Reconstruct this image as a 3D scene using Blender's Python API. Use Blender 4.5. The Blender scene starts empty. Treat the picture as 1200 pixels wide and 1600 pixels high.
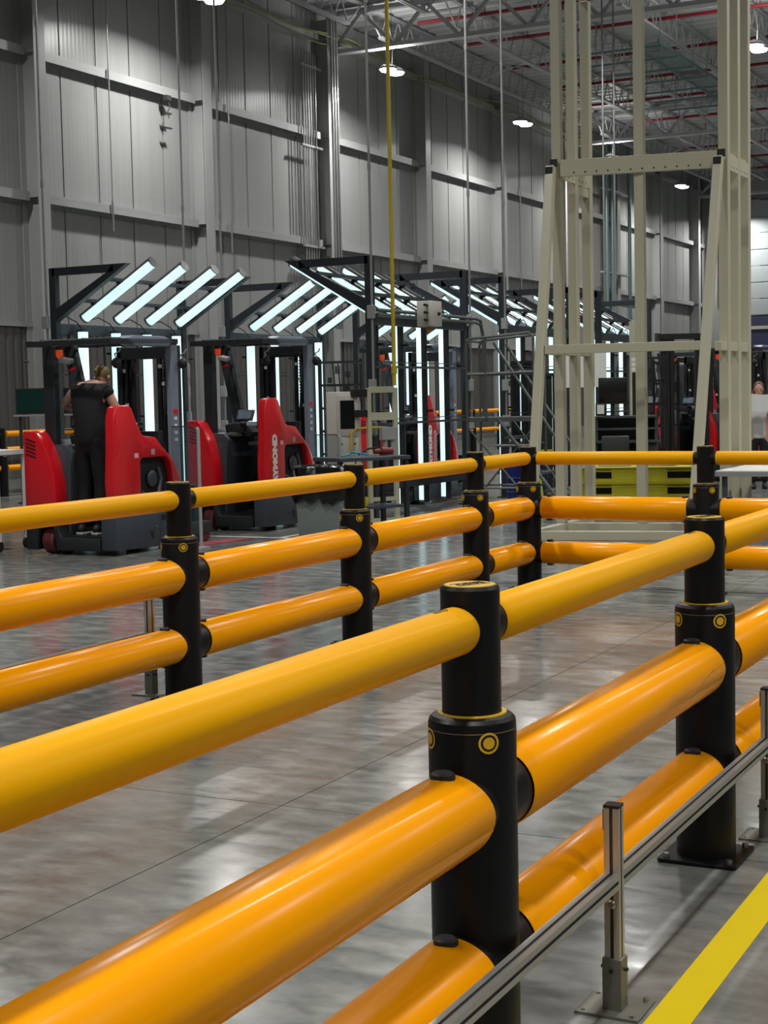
import bpy, bmesh, math, random
from mathutils import Vector, Matrix, Euler
random.seed(7)
S = bpy.context.scene
COL = S.collection

# ---------------------------------------------------------------- camera
def make_camera():
    yaw, pitch, roll, f, zc = 0.4723, -0.0735, -0.0211, 2415.5, 1.5894
    cy, sy, cp, sp = math.cos(yaw), math.sin(yaw), math.cos(pitch), math.sin(pitch)
    fw = Vector((-sy*cp, cy*cp, sp)); r = Vector((cy, sy, 0)); u = r.cross(fw)
    cr, sr = math.cos(roll), math.sin(roll)
    r2 = cr*r + sr*u; u2 = -sr*r + cr*u
    m = Matrix((( r2.x, u2.x, -fw.x, 0), (r2.y, u2.y, -fw.y, 0), (r2.z, u2.z, -fw.z, zc), (0, 0, 0, 1)))
    cam = bpy.data.cameras.new('camera'); o = bpy.data.objects.new('camera', cam)
    COL.objects.link(o); o.matrix_world = m
    cam.sensor_fit = 'VERTICAL'; cam.sensor_height = 36.0; cam.lens = f/1600*36.0
    cam.clip_end = 300
    S.camera = o
make_camera()

# ---------------------------------------------------------------- world, exposure, lamps
w = bpy.data.worlds.new('world'); S.world = w; w.use_nodes = True
w.node_tree.nodes['Background'].inputs[0].default_value = (0.80, 0.86, 0.90, 1)
w.node_tree.nodes['Background'].inputs[1].default_value = 0.07
S.view_settings.view_transform = 'Standard'; S.view_settings.look = 'None'
S.view_settings.exposure = 0.0; S.view_settings.gamma = 1.0
S.view_settings.use_curve_mapping = False

def lamp(name, loc, power, size, spread=150, color=(1, 0.985, 0.95)):
    l = bpy.data.lights.new(name, 'AREA'); l.shape = 'DISK'; l.size = size
    l.energy = power; l.color = color; l.spread = math.radians(spread)
    o = bpy.data.objects.new(name, l); COL.objects.link(o); o.location = loc
    return o
HB_Z = 9.52
WALL_ROW = [(-17.0, y) for y in (17.9, 26.15, 34.2, 42.7, 50.8, 59.1, 67.3)]
HALL_ROW = [(x, y) for x in (-8.7, -0.4, 7.9) for y in (-7, 1.4, 9.8, 18.2, 27, 36.5, 45, 53.5)]
for x, y in WALL_ROW: lamp('high_bay_lamp', (x, y, HB_Z-0.12), 275, 0.32, 160)
for x, y in HALL_ROW: lamp('high_bay_lamp', (x, y, HB_Z-0.12), 285, 0.6, 150)

for x, y in ((-17.0, 34.2), (-17.0, 50.8), (-8.7, 36.5), (-8.7, 53.5), (-0.4, 36.5), (-0.4, 53.5)):   # added fill lamps facing up to brighten the roof
    o_ = lamp('roof_fill_lamp', (x, y, HB_Z+0.16), 90 if x > -17 else 40, 0.4, 175); o_.rotation_euler = (math.pi, 0, 0)

# ---------------------------------------------------------------- helpers
def lin(c):
    return tuple((v/255/12.92 if v/255 <= 0.04045 else ((v/255+0.055)/1.055)**2.4) for v in c)
MATS = {}
def mat(name, rgb, rough=0.5, metal=0.0, noise=0.0, scale=6.0, bump=0.0, bscale=60.0, coat=0.0, emit=None, es=0.0, alpha=None, trans=0.0, spec=0.5, stretch=None):
    if name in MATS: return MATS[name]
    m = bpy.data.materials.new(name); m.use_nodes = True; MATS[name] = m
    nt = m.node_tree; b = nt.nodes['Principled BSDF']; c = lin(rgb)
    b.inputs['Base Color'].default_value = (*c, 1); b.inputs['Roughness'].default_value = rough
    b.inputs['Metallic'].default_value = metal; b.inputs['Coat Weight'].default_value = coat
    b.inputs['Specular IOR Level'].default_value = spec
    if trans: b.inputs['Transmission Weight'].default_value = trans
    if alpha is not None: b.inputs['Alpha'].default_value = alpha
    if emit: b.inputs['Emission Color'].default_value = (*lin(emit), 1); b.inputs['Emission Strength'].default_value = es
    if noise or bump:
        g = nt.nodes.new('ShaderNodeNewGeometry'); src = g.outputs['Position']
        if stretch:
            mp = nt.nodes.new('ShaderNodeMapping'); mp.inputs['Scale'].default_value = stretch
            nt.links.new(src, mp.inputs['Vector']); src = mp.outputs['Vector']
    if noise:
        n = nt.nodes.new('ShaderNodeTexNoise'); n.inputs['Scale'].default_value = scale; n.inputs['Detail'].default_value = 5
        nt.links.new(src, n.inputs['Vector'])
        mx = nt.nodes.new('ShaderNodeMix'); mx.data_type = 'RGBA'
        mx.inputs[6].default_value = (*[v*(1-noise) for v in c], 1); mx.inputs[7].default_value = (*[min(1, v*(1+noise)) for v in c], 1)
        nt.links.new(n.outputs['Fac'], mx.inputs[0]); nt.links.new(mx.outputs[2], b.inputs['Base Color'])
        mr = nt.nodes.new('ShaderNodeMapRange'); mr.inputs['To Min'].default_value = max(0, rough-0.08); mr.inputs['To Max'].default_value = min(1, rough+0.08)
        nt.links.new(n.outputs['Fac'], mr.inputs['Value']); nt.links.new(mr.outputs['Result'], b.inputs['Roughness'])
    if bump:
        n2 = nt.nodes.new('ShaderNodeTexNoise'); n2.inputs['Scale'].default_value = bscale; n2.inputs['Detail'].default_value = 3
        nt.links.new(src, n2.inputs['Vector'])
        bp = nt.nodes.new('ShaderNodeBump'); bp.inputs['Strength'].default_value = bump; bp.inputs['Distance'].default_value = 0.01
        nt.links.new(n2.outputs['Fac'], bp.inputs['Height']); nt.links.new(bp.outputs['Normal'], b.inputs['Normal'])
    return m

YEL_TOP = mat('barrier_yellow', (236, 168, 0), 0.42, noise=0.02, scale=2, spec=0.12)
YEL = mat('barrier_orange_yellow', (248, 160, 0), 0.25, noise=0.02, scale=2, spec=0.17)
BLK = mat('barrier_black_polymer', (11, 11, 12), 0.42, noise=0.12, scale=12, bump=0.04, bscale=160, spec=0.3)
BLK2 = mat('black_rubber', (18, 18, 18), 0.55, noise=0.1)
BADGE = mat('badge_yellow', (206, 164, 30), 0.4, noise=0.05)
ALU = mat('anodised_aluminium', (178, 178, 172), 0.34, metal=0.75, noise=0.06, scale=20, stretch=(1, 0.1, 1))
ALUP = mat('anodised_aluminium_post', (196, 190, 178), 0.36, metal=0.7, noise=0.06, scale=20, stretch=(1, 1, 0.1))
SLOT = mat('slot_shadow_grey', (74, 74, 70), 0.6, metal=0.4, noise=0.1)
STEELPL = mat('galvanised_plate', (120, 120, 112), 0.45, metal=0.6, noise=0.15, scale=30)
BOLT = mat('zinc_bolt', (170, 172, 170), 0.3, metal=0.9, noise=0.05)
CREAM = mat('cream_painted_steel', (184, 181, 158), 0.34)
CREAM2 = mat('cream_steel_light', (190, 187, 164), 0.34)
FRAME = mat('black_powder_coated_steel', (44, 48, 54), 0.42, noise=0.12, scale=8)
FRAME2 = mat('dark_grey_strut', (78, 84, 92), 0.4, metal=0.3, noise=0.1)
HOUS = mat('lamp_housing_dark', (40, 42, 44), 0.3, noise=0.1)
LENS = mat('lit_tube_lens', (235, 250, 250), 0.4, emit=(200, 238, 242), es=1.08)
RED = mat('truck_red_paint', (214, 22, 34), 0.3, noise=0.05, scale=4, coat=0.4)
TGREY = mat('truck_grey_body', (62, 68, 76), 0.38, noise=0.1, scale=5)
TDARK = mat('truck_dark_plastic', (34, 37, 40), 0.5, noise=0.1)
TBLACK = mat('truck_black_interior', (14, 15, 16), 0.6, noise=0.1)
TLIGHT = mat('truck_blue_grey_post', (120, 130, 146), 0.4, noise=0.05)
WHEEL = mat('polyurethane_wheel_red_brown', (92, 34, 38), 0.5, noise=0.1)
WHITE = mat('white_paint', (225, 225, 222), 0.5, noise=0.03)
PAPER = mat('paper', (225, 226, 226), 0.8, noise=0.02)
GREYBOX = mat('grey_box', (150, 152, 152), 0.5, noise=0.05)
BEIGE = mat('beige_box', (184, 182, 172), 0.5, noise=0.03)
TUBE = mat('grey_green_steel_tube', (92, 98, 96), 0.4, metal=0.4, noise=0.08)
CONDUIT = mat('galvanised_conduit', (165, 166, 166), 0.35, metal=0.6, noise=0.08)
HOSEY = mat('yellow_hose', (190, 165, 40), 0.5, noise=0.05)
SKIN = mat('skin', (196, 150, 130), 0.5, noise=0.06)
SCREEN = mat('dark_screen', (8, 18, 20), 0.15, noise=0.1)

class MB:
    def __init__(s): s.bm = bmesh.new()
    def _add(s, vs, fs, mi=0):
        v = [s.bm.verts.new(p) for p in vs]
        for f in fs:
            try: q = s.bm.faces.new([v[i] for i in f]); q.material_index = mi
            except ValueError: pass
        return s
    def box(s, c, d, rot=None, mi=0):
        hx, hy, hz = d[0]/2, d[1]/2, d[2]/2
        vs = [Vector((x, y, z)) for z in (-hz, hz) for y in (-hy, hy) for x in (-hx, hx)]
        if rot: m = Euler(rot).to_matrix(); vs = [m @ p for p in vs]
        c = Vector(c)
        return s._add([p+c for p in vs], [(0, 2, 3, 1), (4, 5, 7, 6), (0, 1, 5, 4), (2, 6, 7, 3), (0, 4, 6, 2), (1, 3, 7, 5)], mi)
    def bar(s, a, b, wd, ht, mi=0, up=(0, 0, 1)):
        a, b = Vector(a), Vector(b); d = (b-a).normalized(); up = Vector(up)
        if abs(d.dot(up)) > 0.98: up = Vector((0, 1, 0))
        x = d.cross(up).normalized(); z = x.cross(d).normalized()
        vs = [p + x*sx*wd/2 + z*sz*ht/2 for p in (a, b) for sx, sz in ((-1, -1), (1, -1), (1, 1), (-1, 1))]
        return s._add(vs, [(0, 1, 2, 3), (7, 6, 5, 4), (0, 4, 5, 1), (1, 5, 6, 2), (2, 6, 7, 3), (3, 7, 4, 0)], mi)
    def cyl(s, a, b, r, r2=None, seg=16, mi=0, caps=True):
        a, b = Vector(a), Vector(b); r2 = r if r2 is None else r2
        d = (b-a).normalized(); t = Vector((0, 0, 1)) if abs(d.z) < 0.9 else Vector((1, 0, 0))
        x = d.cross(t).normalized(); y = d.cross(x)
        vs = []
        for p, rr in ((a, r), (b, r2)):
            for i in range(seg):
                an = 2*math.pi*i/seg; vs.append(p + (x*math.cos(an)+y*math.sin(an))*rr)
        fs = [(i, (i+1) % seg, seg+(i+1) % seg, seg+i) for i in range(seg)]
        if caps: fs += [tuple(range(seg))[::-1], tuple(range(seg, 2*seg))]
        return s._add(vs, fs, mi)
    def tube(s, pts, r, seg=8, mi=0):
        pts = [Vector(p) for p in pts]; n = len(pts); vs = []
        x = None
        for i, p in enumerate(pts):
            d = (pts[min(i+1, n-1)]-pts[max(i-1, 0)]).normalized()
            if x is None:
                t = Vector((0, 0, 1)) if abs(d.z) < 0.9 else Vector((1, 0, 0)); x = d.cross(t).normalized()
            x = (x - d*x.dot(d)).normalized(); y = d.cross(x)
            for k in range(seg):
                an = 2*math.pi*k/seg; vs.append(p + (x*math.cos(an)+y*math.sin(an))*r)
        fs = [(i*seg+k, i*seg+(k+1) % seg, (i+1)*seg+(k+1) % seg, (i+1)*seg+k) for i in range(n-1) for k in range(seg)]
        fs += [tuple(range(seg))[::-1], tuple(range((n-1)*seg, n*seg))]
        return s._add(vs, fs, mi)
    def lathe(s, prof, c=(0, 0, 0), axis='Z', seg=32, mi=0, sx=1, sy=1):
        c = Vector(c); vs = []; n = len(prof)
        for i in range(seg):
            an = 2*math.pi*i/seg
            for r, z in prof:
                p = Vector((r*math.cos(an)*sx, r*math.sin(an)*sy, z))
                if axis == 'Y': p = Vector((p.x, p.z, p.y))
                if axis == '-Y': p = Vector((p.x, -p.z, p.y))
                if axis == 'X': p = Vector((p.z, p.x, p.y))
                if axis == '-X': p = Vector((-p.z, p.x, p.y))
                vs.append(p+c)
        fs = [(i*n+j, ((i+1) % seg)*n+j, ((i+1) % seg)*n+j+1, i*n+j+1) for i in range(seg) for j in range(n-1)]
        return s._add(vs, fs, mi)
    def prism(s, poly, axis, a, b, mi=0):
        def P(u, v, t): return {'X': (t, u, v), 'Y': (u, t, v), 'Z': (u, v, t)}[axis]
        n = len(poly); vs = [P(u, v, a) for u, v in poly] + [P(u, v, b) for u, v in poly]
        fs = [(i, (i+1) % n, n+(i+1) % n, n+i) for i in range(n)] + [tuple(range(n))[::-1], tuple(range(n, 2*n))]
        return s._add(vs, fs, mi)
    def ball(s, c, r, seg=16, rings=10, mi=0):
        if not hasattr(r, '__len__'): r = (r, r, r)
        prof = [(math.sin(math.pi*i/rings), -math.cos(math.pi*i/rings)) for i in range(rings+1)]
        vs = []; n = len(prof); c = Vector(c)
        for i in range(seg):
            an = 2*math.pi*i/seg
            for q, z in prof: vs.append(Vector((q*math.cos(an)*r[0], q*math.sin(an)*r[1], z*r[2]))+c)
        fs = [(i*n+j, ((i+1) % seg)*n+j, ((i+1) % seg)*n+j+1, i*n+j+1) for i in range(seg) for j in range(n-1)]
        return s._add(vs, fs, mi)
    def build(s, name, m, parent=None, bevel=0.0, bseg=2, smooth=True, ang=35):
        bmesh.ops.remove_doubles(s.bm, verts=s.bm.verts, dist=1e-5)
        if bevel:
            es = [e for e in s.bm.edges if len(e.link_faces) == 2 and e.calc_face_angle(0) > math.radians(40)]
            bmesh.ops.bevel(s.bm, geom=es, offset=bevel, segments=bseg, affect='EDGES', profile=0.5)
        bmesh.ops.recalc_face_normals(s.bm, faces=s.bm.faces)
        me = bpy.data.meshes.new(name); s.bm.to_mesh(me); s.bm.free()
        for mm in (m if isinstance(m, (list, tuple)) else [m]): me.materials.append(mm)
        if smooth:
            for p in me.polygons: p.use_smooth = True
            me.set_sharp_from_angle(angle=math.radians(ang))
        o = bpy.data.objects.new(name, me); COL.objects.link(o)
        if parent: o.parent = parent
        return o

def tag(o, label=None, cat=None, group=None, kind=None):
    if label: o['label'] = label
    if cat: o['category'] = cat
    if group: o['group'] = group
    if kind: o['kind'] = kind
    return o
def thing(name, label, cat, loc=(0, 0, 0), rz=0, group=None):
    o = bpy.data.objects.new(name, None); COL.objects.link(o); o.location = loc; o.rotation_euler = (0, 0, rz)
    o.empty_display_size = 0.1
    return tag(o, label, cat, group)
def dup(o, parent=None):
    c = o.copy(); COL.objects.link(c)
    if parent: c.parent = parent
    for ch in list(o.children): dup(ch, c)
    return c
def share(o, loc, parent=None, rz=0):
    c = o.copy(); COL.objects.link(c); c.location = loc; c.rotation_euler = (0, 0, rz)
    if parent: c.parent = parent
    return c
def text_mesh(name, body, size, m, parent, mtx, extrude=0.001, bold=0.0):
    cu = bpy.data.curves.new(name, 'FONT'); cu.body = body; cu.size = size; cu.extrude = extrude
    cu.align_x = 'CENTER'; cu.align_y = 'CENTER'; cu.offset = bold; cu.resolution_u = 3
    t = bpy.data.objects.new(name, cu); COL.objects.link(t)
    dg = bpy.context.evaluated_depsgraph_get(); me = bpy.data.meshes.new_from_object(t.evaluated_get(dg))
    bpy.data.objects.remove(t); me.materials.clear(); me.materials.append(m); me.transform(mtx)
    o = bpy.data.objects.new(name, me); COL.objects.link(o)
    if parent: o.parent = parent
    return o

# ---------------------------------------------------------------- floor
def floor_mat():
    m = bpy.data.materials.new('polished_concrete'); m.use_nodes = True
    nt = m.node_tree; b = nt.nodes['Principled BSDF']; L = nt.links.new
    g = nt.nodes.new('ShaderNodeNewGeometry')
    def noise(scale, det, dist=0.0, stretch=None):
        n = nt.nodes.new('ShaderNodeTexNoise'); n.inputs['Scale'].default_value = scale
        n.inputs['Detail'].default_value = det; n.inputs['Distortion'].default_value = dist
        if stretch:
            mp = nt.nodes.new('ShaderNodeMapping'); mp.inputs['Scale'].default_value = stretch
            mp.inputs['Rotation'].default_value = (0, 0, 0.5)
            L(g.outputs['Position'], mp.inputs['Vector']); L(mp.outputs['Vector'], n.inputs['Vector'])
        else: L(g.outputs['Position'], n.inputs['Vector'])
        return n
    n1 = noise(0.9, 8, 0.6); n2 = noise(4.5, 14, 0.4, (1.0, 2.2, 1)); n3 = noise(30, 6)
    ad = nt.nodes.new('ShaderNodeMath'); ad.operation = 'MULTIPLY_ADD'; ad.inputs[1].default_value = 0.45
    L(n1.outputs['Fac'], ad.inputs[0])
    m2 = nt.nodes.new('ShaderNodeMath'); m2.operation = 'MULTIPLY'; m2.inputs[1].default_value = 0.45; L(n2.outputs['Fac'], m2.inputs[0])
    L(m2.outputs[0], ad.inputs[2])
    ad2 = nt.nodes.new('ShaderNodeMath'); ad2.operation = 'MULTIPLY_ADD'; ad2.inputs[1].default_value = 0.10
    L(n3.outputs['Fac'], ad2.inputs[0]); L(ad.outputs[0], ad2.inputs[2])
    cr = nt.nodes.new('ShaderNodeValToRGB'); L(ad2.outputs[0], cr.inputs[0])
    e = cr.color_ramp.elements; e[0].position = 0.34; e[0].color = (*lin((84, 86, 85)), 1); e[1].position = 0.66; e[1].color = (*lin((138, 139, 134)), 1)
    k = e.new(0.5); k.color = (*lin((112, 114, 111)), 1)
    L(cr.outputs[0], b.inputs['Base Color'])
    mr = nt.nodes.new('ShaderNodeMapRange'); mr.inputs['From Min'].default_value = 0.35; mr.inputs['From Max'].default_value = 0.65
    mr.inputs['To Min'].default_value = 0.13; mr.inputs['To Max'].default_value = 0.26; L(n2.outputs['Fac'], mr.inputs['Value']); L(mr.outputs['Result'], b.inputs['Roughness'])
    bp = nt.nodes.new('ShaderNodeBump'); bp.inputs['Strength'].default_value = 0.05; bp.inputs['Distance'].default_value = 0.008
    L(n2.outputs['Fac'], bp.inputs['Height']); L(bp.outputs['Normal'], b.inputs['Normal'])
    return m
FLOORM = floor_mat()
JOINT = mat('joint_filler_dark', (66, 67, 68), 0.6, noise=0.1)
fl = MB().box((-1, 30, -0.20), (50, 90, 0.2)).build('floor', JOINT); tag(fl, kind='structure')
XJ = [-26, -17.0, -12.35, -7.75, -3.1, 1.5, 6.2, 12, 24]
YJ = [-15, -4.2, 0.5, 5.13, 7.72, 12.02, 16.6, 21.2, 25.9, 30.6, 37, 45, 55, 75]
for i in range(len(XJ)-1):
    for j in range(len(YJ)-1):
        x0, x1, y0, y1 = XJ[i], XJ[i+1], YJ[j], YJ[j+1]
        g = 0.003; ga = 0.045 if y0 == 12.02 else g; gb = 0.045 if y1 == 12.02 else g
        MB().box(((x0+x1)/2, (y0+ga+y1-gb)/2, -0.05), (x1-x0-2*g, y1-y0-ga-gb, 0.1)).build('floor_slab', FLOORM, fl, smooth=False)
MB().box((-1, 12.02, -0.052), (46, 0.088, 0.096)).build('joint_filler', mat('control_joint_sealer', (88, 90, 90), 0.45, noise=0.06), fl, smooth=False)
STRIPE = mat('yellow_floor_paint', (212, 186, 0), 0.6, noise=0.05, scale=9, spec=0.15)
st = MB().box((-1.115, 8.5, 0.0006), (0.11, 19.0, 0.0012)).build('floor_stripe', STRIPE, None, smooth=False)
tag(st, 'bright yellow painted floor stripe beside the aluminium kick rail', 'floor marking')
tag(MB().box((-9.6, 15.35, 0.0006), (2.2, 0.05, 0.0012)).build('floor_line', WHITE, None, smooth=False),
    'thin white floor line crossing before the middle red truck', 'floor marking')
tag(MB().box((-9.2, 15.9, 0.0007), (0.05, 1.1, 0.0012)).build('floor_line', WHITE, None, smooth=False),
    'thin white floor line running away beside the grey trash bin', 'floor marking')
tag(MB().prism([(-9.95, 14.0), (-9.55, 14.05), (-9.45, 15.15), (-9.62, 15.12)], 'Z', 0.0, 0.008).build('floor_mat', mat('red_floor_mat', (150, 52, 62), 0.8, noise=0.1)),
    'flat dull red mat strip on the floor before the middle red truck', 'mat')

# ---------------------------------------------------------------- left wall
XW = -19.0
def wall_mat(name, rgb, rough, freq, strength):
    m = bpy.data.materials.new(name); m.use_nodes = True; nt = m.node_tree; b = nt.nodes['Principled BSDF']; L = nt.links.new
    b.inputs['Base Color'].default_value = (*lin(rgb), 1); b.inputs['Roughness'].default_value = rough
    g = nt.nodes.new('ShaderNodeNewGeometry'); n = nt.nodes.new('ShaderNodeTexNoise'); n.inputs['Scale'].default_value = 1.2
    mp = nt.nodes.new('ShaderNodeMapping'); mp.inputs['Scale'].default_value = (1, 6, 0.25); L(g.outputs['Position'], mp.inputs['Vector']); L(mp.outputs['Vector'], n.inputs['Vector'])
    mx = nt.nodes.new('ShaderNodeMix'); mx.data_type = 'RGBA'; c = lin(rgb)
    mx.inputs[6].default_value = (*[v*0.9 for v in c], 1); mx.inputs[7].default_value = (*[v*1.1 for v in c], 1)
    L(n.outputs['Fac'], mx.inputs[0]); L(mx.outputs[2], b.inputs['Base Color'])
    wv = nt.nodes.new('ShaderNodeTexWave'); wv.bands_direction = 'Y'; wv.inputs['Scale'].default_value = freq
    L(g.outputs['Position'], wv.inputs['Vector'])
    bp = nt.nodes.new('ShaderNodeBump'); bp.inputs['Strength'].default_value = strength; bp.inputs['Distance'].default_value = 0.02
    L(wv.outputs['Fac'], bp.inputs['Height']); L(bp.outputs['Normal'], b.inputs['Normal'])
    return m
WALLM = wall_mat('light_grey_metal_panel', (152, 153, 152), 0.34, 2.6, 0.08)
WAINS = wall_mat('dark_grey_corrugated', (84, 82, 80), 0.5, 0.01, 0.0)
CURB = mat('precast_concrete_curb', (128, 128, 124), 0.8, noise=0.15, scale=2, bump=0.3, bscale=20)
STEEL = mat('grey_primed_steel', (158, 160, 159), 0.42, noise=0.06, scale=2)
wl = MB().box((XW-0.30, 33, 5.6), (0.3, 104, 11.4)).build('wall_left', STEEL, smooth=False); tag(wl, kind='structure')
BAY = 5.55; Y0 = 17.35
NB = 10
pan = wai = None
for k in range(-2, NB):
    yb = Y0 + k*BAY
    MB().box((XW-0.03, yb+BAY/2, 0.21), (0.26, BAY-0.01, 0.42)).build('concrete_curb', CURB, wl, smooth=False)
    for j in range(5):
        y = yb + (j+0.5)*BAY/5
        if pan is None:
            mb = MB(); wd = BAY/5-0.012
            mb.prism([(XW-0.15, -wd/2), (XW, -wd/2), (XW, wd/2-0.05), (XW-0.015, wd/2-0.035), (XW-0.015, wd/2), (XW-0.15, wd/2)], 'Z', 3.07, 11.1)
            pan = mb.build('wall_panel', WALLM, wl, smooth=False); pan.location = (0, y, 0)
            mb = MB(); pr = [(XW-0.1, -wd/2)]; nr = 5; p = BAY/5/nr
            for q in range(nr):
                a = -wd/2 + q*p
                pr += [(XW, a+0.01), (XW, a+p*0.5), (XW-0.035, a+p*0.62), (XW-0.035, a+p*0.88)]
            pr += [(XW-0.1, wd/2)]
            mb.prism(pr, 'Z', 0.42, 3.05); wai = mb.build('wainscot_panel', WAINS, wl, smooth=False); wai.location = (0, y, 0)
        else:
            share(pan, (0, y, 0), wl); share(wai, (0, y, 0), wl)
    MB().box((XW+0.02, yb+BAY/2, 3.09), (0.05, BAY, 0.08)).build('wainscot_cap', STEEL, wl, smooth=False)
    for z in (5.42, 8.05):
        mb = MB(); a, b = yb+0.2, yb+BAY-0.15
        mb.prism([(XW, z+0.10), (XW+0.20, z+0.10), (XW+0.20, z+0.04), (XW+0.185, z+0.04), (XW+0.185, z+0.085), (XW+0.012, z+0.085), (XW+0.012, z-0.1), (XW, z-0.1)], 'Y', a, b)
        mb.box((XW+0.19, (a+b)/2, z+0.01), (0.018, b-a, 0.16))
        mb.build('girt', STEEL, wl, smooth=False)
    MB().box((XW+0.1, yb+BAY/2, 10.45), (0.2, BAY-0.3, 0.14)).build('eave_strut', STEEL, wl, smooth=False)
col0 = None
for k in range(-2, NB+1):
    y = Y0 + k*BAY
    if col0 is None:
        mb = MB()
        mb.box((XW+0.41, 0, 5.45), (0.02, 0.32, 10.9)); mb.box((XW+0.21, 0, 5.45), (0.40, 0.014, 10.9)); mb.box((XW+0.015, 0, 5.45), (0.02, 0.32, 10.9))
        mb.box((XW+0.25, 0, 0.012), (0.5, 0.45, 0.024))
        for z in (5.42, 8.05, 10.4): mb.box((XW+0.21, 0, z), (0.38, 0.30, 0.014))
        col0 = mb.build('column', STEEL, wl, smooth=False); col0.location = (0, y, 0)
    else: share(col0, (0, y, 0), wl)
# short fire-hose like clips and cable drops on the wall
mb = MB(); mb.box((XW+0.24, 27.2, 7.92), (0.1, 0.16, 0.1)); mb.tube([(XW+0.25, 27.2, 7.9), (XW+0.27, 27.24, 7.75), (XW+0.25, 27.18, 7.62), (XW+0.27, 27.2, 7.5)], 0.012)
mb.box((XW+0.25, 27.2, 7.6), (0.06, 0.18, 0.04)); mb.box((XW+0.25, 27.2, 7.3), (0.06, 0.2, 0.03))
tag(mb.build('cable_clamp', SLOT), 'small dark cable clamp dangling below the upper girt in first full bay', 'clamp')
for y, z0 in ((25.2, 5.0), (29.55, 4.9), (46.8, 4.95)):
    mb = MB(); mb.cyl((XW+0.24, y, z0), (XW+0.24, y, 5.6), 0.022); mb.cyl((XW+0.24, y, 5.6), (XW+0.24, y, 10.3), 0.012); mb.cyl((XW+0.24, y, 7.75), (XW+0.24, y, 8.15), 0.02)
    mb.build('sprinkler_riser', CONDUIT, wl)
# ---------------------------------------------------------------- far wall
YF = 69.0
wf = MB().box((-1, YF+0.25, 5.6), (36, 0.3, 11.4)).build('wall_far', STEEL, smooth=False); tag(wf, kind='structure')
fp = None
for i in range(30):
    x = XW + 0.6 + i*1.1
    if fp is None:
        fp = MB().box((0, YF+0.03, 7.1), (1.07, 0.12, 8.0)).build('wall_panel', WALLM, wf, smooth=False); fp.location = (x, 0, 0)
        fw_ = MB().box((0, YF+0.03, 1.55), (1.07, 0.12, 3.0)).build('wainscot_panel', WAINS, wf, smooth=False); fw_.location = (x, 0, 0)
    else: share(fp, (x, 0, 0), wf); share(fw_, (x, 0, 0), wf)
for x in (-18.3,):
    MB().box((x, YF-0.2, 5.5), (0.4, 0.3, 11)).build('column', STEEL, wf, smooth=False)
for z in (5.6, 7.1, 8.5, 9.9):
    MB().box((-17.4, YF-0.12, z), (2.2, 0.16, 0.12)).build('girt', STEEL, wf, smooth=False)
mb = MB()
for dx in (0, 0.35, 0.7): mb.tube([(-18.0+dx*0.7, YF-0.45, 5.7), (-18.0+dx*0.7, YF-0.45, 8.7), (-17.8+dx*0.6, YF-0.45, 9.0)], 0.06)
mb.box((-17.75, YF-0.45, 8.0), (0.5, 0.2, 0.6))
for z_ in (6.3, 8.3): mb.box((-17.7, YF-0.24, z_), (0.7, 0.46, 0.08))
tag(mb.build('valve_riser', SLOT), 'dark pipe risers with valve box high on the far end wall', 'pipes')
DOORW = mat('white_sectional_door', (160, 168, 170), 0.5, noise=0.03)
NAVY = mat('navy_dock_curtain', (48, 52, 86), 0.6, noise=0.06)
d1 = MB().box((-14.2, YF-0.12, 7.4), (5.2, 0.1, 5.0)).build('door_1', DOORW, smooth=False); tag(d1, kind='structure')
for i in range(7): MB().box((-14.2, YF-0.18, 5.25+i*0.72), (5.16, 0.05, 0.68)).build('door_section', DOORW, d1, bevel=0.015, smooth=False)
MB().box((-14.2, YF-0.2, 3.9), (5.2, 0.08, 1.8)).build('door_curtain', NAVY, d1, smooth=False)
MB().box((-14.2, YF-0.26, 4.35), (5.2, 0.06, 0.14)).build('curtain_rail', CREAM, d1, smooth=False)
MB().box((-14.2, YF-0.2, 1.5), (5.2, 0.06, 3.0)).build('door_opening', mat('dark_opening', (16, 18, 22), 0.6, noise=0.1), d1, smooth=False)

# ---------------------------------------------------------------- roof
DECK = mat('roof_deck_grey', (176, 178, 179), 0.6, noise=0.03, scale=1)
JST = mat('joist_grey_paint', (176, 178, 180), 0.4, noise=0.05, scale=2)
PIPE = mat('red_sprinkler_pipe', (128, 12, 30), 0.4, noise=0.08)
mb = MB(); pr = []; z = 11.15; y = 4.0
prof = []
while y < 70:
    prof += [(y, z), (y+0.20, z), (y+0.22, z+0.03), (y+0.48, z+0.03)]; y += 0.5
vs = []; fs = []
for (yy, zz) in prof: vs += [(-19.3, yy, zz), (17, yy, zz)]
for i in range(len(prof)-1): fs.append((2*i, 2*i+1, 2*i+3, 2*i+2))
mb._add(vs, fs)
ce = mb.build('ceiling', DECK, smooth=False); tag(ce, kind='structure')
for yg in (17.3, 34.1, 50.8, 67.4):
    mb = MB(); x0, x1 = XW+0.4, 16
    mb.box(((x0+x1)/2, yg, 10.08), (x1-x0, 0.26, 0.10)); mb.box(((x0+x1)/2, yg, 11.0), (x1-x0, 0.26, 0.10))
    n = 20; s_ = (x1-x0)/n
    for i in range(n):
        a = x0+i*s_
        mb.bar((a, yg, 10.1), (a+s_/2, yg, 10.98), 0.08, 0.08); mb.bar((a+s_/2, yg, 10.98), (a+s_, yg, 10.1), 0.08, 0.08)
    mb.build('girder', JST, ce, smooth=False)
j0 = None
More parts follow.
